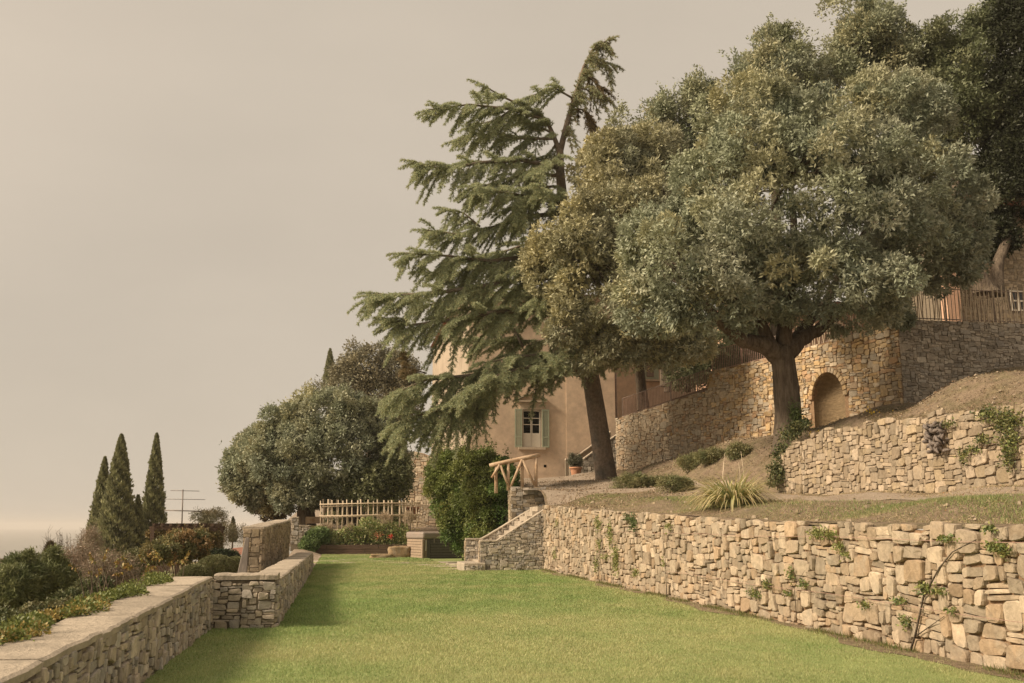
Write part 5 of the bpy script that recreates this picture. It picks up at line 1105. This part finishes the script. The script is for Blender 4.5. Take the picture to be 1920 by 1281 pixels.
c = atY(1080, 908, 55.5); gz = hr(c.x, 55.5); pt_ = pot('flower_pot', 'terracotta pot holding a small grey shrub at the foot of the villa steps', (c.x, 55.5, gz), .36, .55)
shrub('potted_shrub', 'small grey green shrub growing in the terracotta pot', 'shrub', [(np.array([c.x, 55.5, gz+.95]), np.array([.38, .38, .5]))], 24, 50, (.1, .22), (.08, .03), [(.17, .165, .11), (.14, .14, .09)], zb=gz+.5, stems=5)
c = atY(773, 966, 64); pot('flower_pot', 'round terracotta pot behind the right end of the trellis', (c.x, 64, c.z-.3), .42, .8)
# greenery closing the gap behind the trellis
shrub('garden_bush', 'dark greenery directly behind the bamboo trellis', 'bush', [ell(700, 965, 70, 28, 69, 1.6), ell(640, 960, 45, 25, 70, 1.4), ell(765, 950, 40, 45, 70, 1.6), ell(775, 905, 30, 30, 71, 1.3)], 120, 50, (.3, .6), (.16, .07), [(.12, .14, .06), (.15, .16, .07), (.22, .20, .09)], zb=1.2, sun=[(.25, .25, .10)])
# hot tub
ht = empty('hot_tub', (4.9, 50.5, 0), 'square hot tub with grey slatted sides under a padded brown cover', 'hot tub')
C0 = atZ(793, 1048, 0); U1 = Vector((.95, .31, 0)).normalized(); U2 = Vector((-.31, .95, 0)).normalized(); S_ = 2.1; Hb = .93
rz = math.atan2(U1.y, U1.x); cen = C0+U1*S_/2+U2*S_/2
boxpart('tub_body', (cen.x, cen.y, Hb/2), (S_-.06, S_-.06, Hb), M['dark'], ht, rz=rz)
for i in range(7):
    z = .03+i*.13; c_ = C0+U1*(S_/2+.17)+U2*(-.005); boxpart('slat', (c_.x, c_.y, z+.06), (S_-.42, .035, .115), M['slat_grey'], ht, rz=rz, bevel=.006)
    c_ = C0+U2*(S_/2+.05)+U1*(-.005); boxpart('slat', (c_.x, c_.y, z+.06), (.035, S_-.2, .115), M['slat_lit'], ht, rz=rz, bevel=.006)
for i in range(3):
    c_ = C0+U1*(.14+i*.09)-U2*.012; boxpart('corner_board', (c_.x, c_.y, Hb/2), (.075, .04, Hb), M['slat_grey'] if i else M['slat_lit'], ht, rz=rz)
c_ = C0+U1*.12-U2*.06; boxpart('handle', (c_.x, c_.y, .62), (.04, .05, .5), M['white'], ht, rz=rz, bevel=.01)
c_ = C0-U1*.01-U2*.01; boxpart('corner_post', (c_.x, c_.y, Hb/2), (.14, .14, Hb), M['slat_lit'], ht, rz=rz, bevel=.03)
o = boxpart('cover', (cen.x, cen.y, Hb+.18), (S_+.12, S_+.12, .34), M['vinyl'], ht, rz=rz, bevel=.09)
for s in (-.5, .5):
    c_ = C0+U1*(S_/2+s)-U2*.065; boxpart('cover_strap', (c_.x, c_.y, Hb-.02), (.05, .015, .3), M['vinyl'], ht, rz=rz)
# boulders and slabs on the grass
def rock(name, label, cat, c, d, seed, rz=0, parent=None, m='stone', col=(.30, .215, .125), sub=3, grp=None):
    A = Acc(); n = 7; V = []; idx = {}; Fc = []
    def gv(p):
        k = tuple(np.round(p, 4))
        if k not in idx:
            v = Vector(p); s = v.normalized()*.62; w_ = v*.62+s*.38; nz = noise.noise(Vector(p)*1.3+Vector((seed, 0, 0)))*.16+noise.noise(Vector(p)*3.1+Vector((seed, 5, 0)))*.06; w_ = w_*(1+nz)
            idx[k] = len(V); x, y, z = w_.x*d[0]*.6, w_.y*d[1]*.6, w_.z*d[2]*.6; V.append((c[0]+x*math.cos(rz)-y*math.sin(rz), c[1]+x*math.sin(rz)+y*math.cos(rz), c[2]+z))
        return idx[k]
    for ax in range(3):
        for sg in (-1, 1):
            for i in range(n):
                for j in range(n):
                    f = []
                    for (a_, b_) in ((i, j), (i+1, j), (i+1, j+1), (i, j+1)):
                        p = [0, 0, 0]; p[ax] = sg; p[(ax+1) % 3] = -1+2*a_/n; p[(ax+2) % 3] = -1+2*b_/n; f.append(gv(p))
                    Fc.append(tuple(f if sg > 0 else f[::-1]))
    A.add(V, Fc, col); return A.build(name, M[m], parent, tuple(c), smooth=True, label=label, cat=cat, group=grp)
c = atZ(748, 1046, 0); rock('boulder', 'squarish brown boulder standing beside the hot tub', 'boulder', (c.x, c.y, .26), (1.1, .8, .62), 3)
c = atZ(716, 1047, 0); rock('flat_rock', 'low flat rock lying left of the brown boulder', 'rock', (c.x, c.y, .08), (1.1, .7, .26), 8)
def slab(px_, py_, wx_, wy_, seed):
    c = atZ(px_, py_, 0); r_ = random.Random(seed); k = 9; pts = [(c.x+wx_/2*math.cos(6.283*i/k)*r_.uniform(.75, 1.1), c.y+wy_/2*math.sin(6.283*i/k)*r_.uniform(.75, 1.1)) for i in range(k)]
    a = Acc(); V = [(x, y, -.02) for x, y in pts]+[(x, y, .028) for x, y in pts]; a.add(V, [tuple(range(k, 2*k))]+[(i, (i+1) % k, k+(i+1) % k, k+i) for i in range(k)]); a.build('paving_stone', M['coping'], lawn, (c.x, c.y, 0))
for i, (x, y, wx_, wy_) in enumerate([(612, 1053, 1.4, 2.4), (600, 1045, 1.5, 1.4), (636, 1044, 1.5, 1.3), (670, 1050, 2.0, 2.6), (648, 1056, 1.2, 1.2), (692, 1043, 1.6, 1.2), (715, 1053, 1.3, 1.2), (745, 1056, 1.6, 1.3), (775, 1057, 1.5, 1.2), (806, 1060, 1.7, 1.4), (836, 1063, 1.6, 1.5), (858, 1068, 1.4, 1.3), (832, 1055, 1.5, 1.3), (862, 1058, 1.2, 1.6), (662,1040,1.5,1.5), (620,1039,1.2,1.2)]): slab(x, y, wx_, wy_, i)

# ------------------------------------------------------------------ plants on walls and terrace
# strap leaved clump
cl = atX(1372, 962, 8.6); cz = hr(8.6, cl.y); cx_, cy_ = 8.6, cl.y
ag = empty('strap_leaved_clump', (cx_, cy_, cz), 'large clump of yellow striped strap leaves on the edge of the retaining wall', 'plant')
def strap(A, b, d, ln, wd, col, bend, segs=6):
    d = Vector(d).normalized(); s = d.cross(Vector((0, 0, 1))).normalized(); p = Vector(b); vel = (Vector((0, 0, 1))*random.uniform(1.3, 2.4)+d*random.uniform(.35, .9)).normalized(); V = []; T = []
    for i in range(segs+1):
        t = i/segs; w_ = wd*(1-t)**.6*(.7+.5*math.sin(math.pi*min(t+.2, 1))); V += [tuple(p-s*w_/2), tuple(p+s*w_/2)]; k = min(1, t*1.2); tip = np.array((.55, .42, .24)); T += [np.array(col)*(1-k*k*.7)+tip*k*k*.7]*2
        vel = (vel+Vector((d.x*bend*.5, d.y*bend*.5, -bend))*(1.0/segs)*(1+t)).normalized(); p = p+vel*ln/segs
    A.add(V, [(2*i, 2*i+1, 2*i+3, 2*i+2) for i in range(segs)], np.array(T))
big = []
for i in range(560):
    th = random.uniform(0, 6.283); rr = random.random()**.6; b0 = (cx_+.32*rr*math.cos(th), cy_+.55*rr*math.sin(th), cz-.03)
    col = random.choice([(.50, .52, .22), (.60, .57, .28), (.36, .44, .21), (.66, .57, .32), (.42, .48, .26)]); A = Acc()
    strap(A, b0, (math.cos(th)+random.uniform(-.4, .4), math.sin(th)+random.uniform(-.4, .4), 0), random.uniform(.85, 1.4), random.uniform(.035, .058), col, random.uniform(.7, 2.2)); big.append(A)
for A in big[:150]: A.build('leaf', M['blade'], ag, (cx_, cy_, cz), smooth=True)
A = Acc()
for a in big[150:]:
    n0 = A.n; A.add(a.v[0], [], a.t[0]); [A.f.setdefault(k, []).extend([f+n0 for f in fl]) for k, fl in a.f.items()]
A.build('leaves', M['blade'], ag, (cx_, cy_, cz), smooth=True, kind='stuff')
for i in range(4):
    th = random.uniform(0, 6.28); p = Vector((cx_+random.uniform(-.3, .3), cy_+random.uniform(-.5, .5), cz)); tubepart('flower_stalk', [p, p+Vector((random.uniform(-.03, .03), 0, .7)), p+Vector((random.uniform(-.05, .05)+(cx_-8.6), 0, random.uniform(.95, 1.25)))], [.01, .008, .004], M['cane'], ag, 5)

# climbers on the retaining wall
def leafpatch(A, face, px_, py_, rx, ry, n, size, pal, off=.07):
    u, v = face.uv(px_, py_); s = abs((face.pt(u, v)-Vector((0, 0, CZ))).length)/F; 
    X = r1.normal(size=n)*rx*s*1.6*.5; Z = r1.normal(size=n)*ry*s*.5; P = np.array([face.pt(u+x, v+z, off+abs(r1.normal())*.05) for x, z in zip(X, Z)])
    leaf_quads(A, P, unit(np.array(face.N)*.6+r1.normal(size=(n, 3))*.7), size*r1.uniform(.6, 1.3, n), size*.55, tints(n, pal, r1), r1)
LG = [(.25, .27, .09), (.21, .25, .08), (.30, .29, .11)]; DG = [(.10, .14, .05), (.13, .16, .06)]
CLB = [('climbing_vine', 'thin yellow green climber at the left end of the retaining wall by the stairs', [(1036, 1068), (1046, 1040), (1050, 985)], [(1046, 1040, 10, 9, 60), (1050, 980, 6, 10, 50), (1020, 1045, 5, 8, 40)], LG),
 ('climbing_vine', 'two stranded climber with long trailing stems on the left third of the retaining wall', [(1130, 1092), (1125, 1040), (1128, 980)], [(1128, 982, 14, 12, 130), (1152, 1000, 8, 22, 160), (1162, 1050, 12, 26, 260), (1130, 1020, 6, 12, 60), (1125, 1060, 8, 16, 80), (1200, 1074, 14, 8, 90), (1142, 1045, 18, 6, 60)], LG),
 ('ivy', 'small dark ivy hanging from the top of the retaining wall', [(1196, 962), (1196, 1000)], [(1183, 970, 6, 8, 60), (1196, 982, 10, 14, 150), (1192, 975, 8, 10, 60)], DG),
 ('climbing_vine', 'slender young climber below the strap leaved clump', [(1258, 1120), (1255, 1040), (1262, 985)], [(1262, 986, 9, 8, 50), (1252, 1055, 5, 8, 25)], LG),
 ('climbing_vine', 'sparse climber with small green leaves in the middle of the retaining wall', [(1505, 1165), (1500, 1100), (1520, 1070)], [(1425, 1113, 16, 8, 110), (1450, 1095, 9, 8, 80), (1495, 1075, 5, 14, 60), (1490, 1112, 12, 5, 50), (1520, 1095, 8, 8, 60)], LG+DG),
 ('climbing_vine', 'leafy climber bunched high on the wall right of centre', [(1590, 1030), (1560, 1005), (1535, 998)], [(1545, 1000, 18, 9, 170), (1570, 1002, 12, 8, 110), (1587, 1025, 8, 10, 90), (1600, 1040, 6, 5, 40)], LG),
 ('climbing_vine', 'woody stemmed climber slanting up the wall from the lawn at right', [(1716, 1234), (1730, 1190), (1745, 1120), (1775, 1065), (1800, 1035), (1845, 1012)], [(1637, 1135, 12, 6, 60), (1700, 1125, 14, 6, 60), (1749, 1102, 14, 10, 120), (1712, 1165, 10, 12, 80), (1790, 1010, 16, 6, 90), (1800, 1145, 8, 6, 40), (1775, 1108, 14, 6, 50)], LG+DG),
 ('climbing_vine', 'leafy climber at the right picture edge beside a green cane', [(1900, 1050), (1878, 1018)], [(1872, 990, 8, 5, 60), (1885, 1025, 16, 8, 140), (1900, 1032, 10, 8, 60)], LG+DG)]
for (nm, lab, stem, pats, pal) in CLB:
    u, v = fR.uv(*stem[0]); base = fR.pt(u, v, .08); e = empty(nm, tuple(base), lab, 'climbing plant', 'climbers on the retaining wall')
    w_ = .016 if 'woody' in lab else .007
    pts = [fR.pt(*fR.uv(*s_), .1) for s_ in stem]; tubepart('stem', pts, [w_*(1-.6*i/(len(pts)-1)) for i in range(len(pts))], M['bark'], e, 6)
    if 'woody' in lab: tubepart('stem', [fR.pt(*fR.uv(1735, 1190), .1), fR.pt(*fR.uv(1785, 1155), .1)], [.008, .004], M['bark'], e, 6)
    A = Acc()
    for (x, y, rx, ry, n) in pats: leafpatch(A, fR, x, y, rx, ry, int(n*1.4), .05 if x > 1400 else .062, pal)
    A.build('foliage', M['leaf'], e, tuple(base), kind='stuff')
for (zw, lab, ya, yb) in ((1.42, 'upper training wire stretched along the retaining wall', 6, 28), (.58, 'lower training wire stretched along the retaining wall', 6, 22)):
    a = Acc(); a.tube([(7.23, y_, zw+.015*math.sin(y_)) for y_ in np.linspace(ya, yb, 14)], .004, 5); a.build('training_wire', M['iron_warm'], None, (7.23, ya, zw), label=lab, cat='wire')
# ivy at the end of the second wall and on the oak foot
def mass(name, label, cat, pats, size, pal, conv, grp=None):
    A = Acc()
    for (x, y, rx, ry, Y, n) in pats:
        c = np.array(atY(x, y, Y)); s = Y/F; P = c+r1.normal(size=(n, 3))*np.array([rx*s*.55, conv, ry*s*.55]); leaf_quads(A, P, unit(r1.normal(size=(n, 3))+np.array([-.3, -.6, .2])), size*r1.uniform(.6, 1.3, n), size*.7, tints(n, pal, r1), r1)
    c = atY(*pats[0][:2], pats[0][4]); return A.build(name, M['leaf'], None, tuple(c), label=label, cat=cat, kind=None)
IV = [(.10, .12, .05), (.13, .14, .055), (.19, .18, .075), (.08, .10, .045)]
mass('ivy', 'trailing ivy curtain covering the left end of the second wall below the oak', 'ivy', [(1482, 815, 20, 14, 29.6, 500), (1465, 850, 14, 18, 29.3, 600), (1458, 885, 14, 22, 29.2, 800), (1450, 905, 12, 8, 29.2, 250), (1500, 800, 18, 8, 29.6, 350)], .085, IV, .18)
mass('ivy', 'dark ivy climbing the right foot of the big oak trunk', 'ivy', [(1495, 785, 12, 22, 30.3, 700), (1508, 795, 10, 8, 30.2, 300), (1488, 770, 7, 14, 30.25, 250)], .075, DG, .12)
A = Acc(); u_, v_ = fW.uv(1895, 800); e = fW.pt(u_, v_, .1)
for (x, y, rx, ry, n) in [(1900, 790, 26, 20, 700), (1905, 830, 16, 26, 500), (1865, 775, 20, 12, 300), (1855, 825, 14, 8, 150), (1820, 855, 10, 14, 120), (1790, 795, 16, 6, 100), (1838, 842, 14, 6, 100), (1905,865,10,20,150)]: leafpatch(A, fW, x, y, rx, ry, n, .07, LG+IV, .12)
A.build('ivy', M['leaf'], None, tuple(e), label='light green ivy spreading over the right end of the second wall', cat='ivy')
# dead root stump on the second wall
u_, v_ = fW.uv(1768, 822); c = fW.pt(u_, v_, .15); a = Acc()
for i in range(60):
    p = c+Vector((random.uniform(-.12, .12), random.uniform(-.30, .30), random.uniform(-.32, .32))); d = Vector([random.gauss(0, 1) for _ in range(3)]).normalized()*.22; a.tube([p-d*.5, p+Vector((-.05, 0, 0)), p+d*.5], [.03, .045, .012], 6)
a.build('root_stump', mat('dead_root', (.20, .17, .15), .95, 12, .35, .8, 30, .1), None, tuple(c), smooth=True, label='knotted dead grey root hanging out of the second wall', cat='root')
for (px_, py_, Yf, n, lab) in ((1542, 795, 29.5, 90, 'patch of yellow flowers at the foot of the niche'), (1638, 776, 29, 30, 'few yellow flowers on the bank right of the niche')):
    c = atY(px_, py_, Yf); g_ = hr(c.x, Yf)+.1; A = Acc(); P = np.array([c.x, Yf, g_])+r1.normal(size=(n, 3))*np.array([.22, .2, .05]); leaf_quads(A, P, unit(r1.normal(size=(n, 3))+np.array([0, 0, .5])), .06, .05, tints(n, [(.62, .42, .03), (.7, .5, .06)], r1), r1); A.build('yellow_flowers', M['flower'], None, (c.x, Yf, g_), kind='stuff')

# ------------------------------------------------------------------ grass
def blades(name, xs, ys, zs, h, wd, pal, parent=None, var=.25, lean=.5, cmul=None):
    n = len(xs); A = Acc(); P = np.stack([xs, ys, zs], 1); D = unit(np.stack([r1.normal(size=n)*lean, r1.normal(size=n)*lean, np.ones(n)], 1)); T = tints(n, pal, r1, var)
    if cmul is not None: T = T*cmul[:, None]
    leaf_tris(A, P, D, h*r1.uniform(.5, 1.3, n), wd, T, r1); return A.build(name, M['blade'], parent, kind='stuff')
n = 620000
y = 8.5+(r1.random(n)**1.75)*48; x = -2.05+9.4*r1.random(n); k = (lawn_in(x-.05, y)) & ~((x > 7.0+.18*np.sin(y*.9)+.1*np.sin(y*2.3)) & (r1.random(n) < .75)) & (x > np.where(y < 16.9, -1.99, -.98)) & (x < np.where(y < 36.2, 7.3, 8)) & ~((y > 35.9) & (x > 4.2)) & (y < 57)
x, y = x[k], y[k]; wd = .0055+.0008*(y-9); f1_ = fbm(x, y, .35, 9); f2_ = fbm(x, y, 1.6, 12); f3_ = fbm(x, y, 7.0, 31); dry = np.clip(.5+.5*sstep(6.2, 7.1, x)-.25*sstep(2, -1, x)+.8*f1_+.4*f2_+.35*f3_+r1.normal(0, .2, len(x)), 0, 1)[:, None]  # dry mix lowered towards the left wall: soft shade put into grass colour
A = Acc(); nn_ = len(x); D = unit(np.stack([r1.normal(size=nn_)*.55, r1.normal(size=nn_)*.55, np.ones(nn_)], 1)); T = (1+.16*f3_[:, None])*tints(nn_, [(.26, .36, .125), (.30, .38, .14), (.23, .33, .115)], r1, .2)*(1-dry)+tints(nn_, [(.45, .45, .21), (.50, .48, .25), (.39, .42, .19)], r1, .2)*dry
leaf_tris(A, np.stack([x, y, 0*x], 1), D, (.030+.0006*(y-9))*r1.uniform(.4, 1.4, nn_)*(1+.35*f3_), wd[:, None], T, r1); A.build('grass', M['blade'], kind='stuff')
# rough grass on the upper terrace
n = 150000; y = 8+r1.random(n)**1.3*28; x = 7.6+5.6*r1.random(n)
g = np.exp(-((x-9.15-.25*np.sin(y*.5))/.62)**2)*(.6+fbm(x*1.0, y*.6, 1.0, 4)*1.0+np.where(y > 24, -.35, .45)); k = r1.random(n) < np.clip(g, 0, 1)
x2, y2 = x[k], y[k]; blades('rough_grass', x2, y2, HR(x2, y2), .07, .012, [(.25, .29, .11), (.32, .33, .14), (.20, .26, .10)])
k = (r1.random(n) < np.where(x < 9.2, .55, .22)); x2, y2 = x[k], y[k]; blades('dry_thatch', x2, y2, HR(x2, y2), .07, .010, [(.46, .36, .23), (.38, .30, .19), (.52, .42, .28), (.30, .29, .14)], lean=1.6)
n = 110000; y = 12+r1.random(n)*20; x = 13.6+8*r1.random(n); k = r1.random(n) < np.clip(.25+fbm(x, y, 1.2, 8), .05, 1); x2, y2 = x[k], y[k]; blades('dry_thatch', x2, y2, HR(x2, y2), .09, .012, [(.40, .30, .19), (.24, .18, .11), (.17, .17, .08), (.33, .25, .16)], lean=1.4)
n = 16000; y = 30+r1.random(n)*22; x = 8+9*r1.random(n); k = (r1.random(n) < np.clip(fbm(x, y, .8, 18)*.8, 0, 1)) & (((x-13.9)*(-.942)+(y-50)*(-.335)) > .1); x2, y2 = x[k], y[k]; blades('bank_weeds', x2, y2, HR(x2, y2), .12, .016, [(.20, .18, .09), (.26, .20, .12), (.12, .13, .05)], lean=.9)
# weeds at the foot of the retaining wall
n = 9000; y = 9+r1.random(n)*27; x = 7.28-np.abs(r1.normal(size=n))*.10; k = fbm(y, y*0, 2.0, 3) > -.1; blades('wall_foot_weeds', x[k], y[k], 0*x[k], .09, .010, [(.12, .16, .04), (.26, .22, .10)])
n = 46000; y = 11+r1.random(n)*38; x = 7.6+15*r1.random(n); k = (((x-13.9)*(-.942)+(y-50)*(-.335)) > .15) & ((y > 29.5) | (x > 13.9)) & (r1.random(n) < np.clip(.55+fbm(x, y, 1.6, 44), .1, 1)) & (y < 32.6+30*(x < 19)); x2, y2 = x[k], y[k]
A = Acc(); leaf_quads(A, np.stack([x2, y2, HR(x2, y2)+.03], 1), unit(r1.normal(size=(len(x2), 3))*np.array([1, 1, .3])), .065, .035, tints(len(x2), [(.30, .20, .12), (.18, .13, .085), (.42, .32, .21), (.24, .17, .11), (.13, .10, .065)], r1), r1); A.build('leaf_litter', M['leaf'], kind='stuff')
A = Acc(); n = 0
while n < 700:
    y = random.uniform(9, 46); x = random.uniform(7.7, 21); 
    if (x-13.9)*(-.942)+(y-50)*(-.335) < .2 or (13 < x < 13.8 and y < 30) or y > 32.5 and x > 19.5: continue
    if 10.3 < x < 13 and random.random() < .6: continue
    s_ = random.uniform(.02, .06)*(1.5 if random.random() < .08 else 1); A.box((x, y, hr(x, y)+.03), (s_*1.6, s_*1.2, s_), random.uniform(0, 3), tint=np.array(random.choice(PAL_2))*random.uniform(.6, 1), rx=random.uniform(-.4, .4), taper=.6); n += 1
A.build('pebbles', M['stone'], kind='stuff')
# a few fallen leaves on the ground strip
n = 1500; y = 9+r1.random(n)*26; x = 7.6+5.5*r1.random(n); A = Acc(); leaf_quads(A, np.stack([x, y, HR(x, y)+.02], 1), unit(r1.normal(size=(n, 3))*np.array([1, 1, .15])), .035, .02, tints(n, [(.36, .20, .10), (.28, .17, .09), (.42, .30, .16)], r1), r1); A.build('fallen_leaves', M['leaf'], kind='stuff')

# ------------------------------------------------------------------ haze
hz = Acc(); hz.box((0, 2000, -6), (30000, 30000, 70+8)); hzo = hz.build('haze', M['far'], kind='stuff')
hm = bpy.data.materials.new('haze_air'); hm.use_nodes = True; t = hm.node_tree; t.nodes.clear()
pv = nn(t, 'ShaderNodeVolumePrincipled'); pv.inputs['Color'].default_value = (1, .95, .89, 1); pv.inputs['Density'].default_value = 0.00022; pv.inputs['Anisotropy'].default_value = 0.0
ou = nn(t, 'ShaderNodeOutputMaterial'); t.links.new(pv.outputs[0], ou.inputs['Volume']); hzo.data.materials.clear(); hzo.data.materials.append(hm)
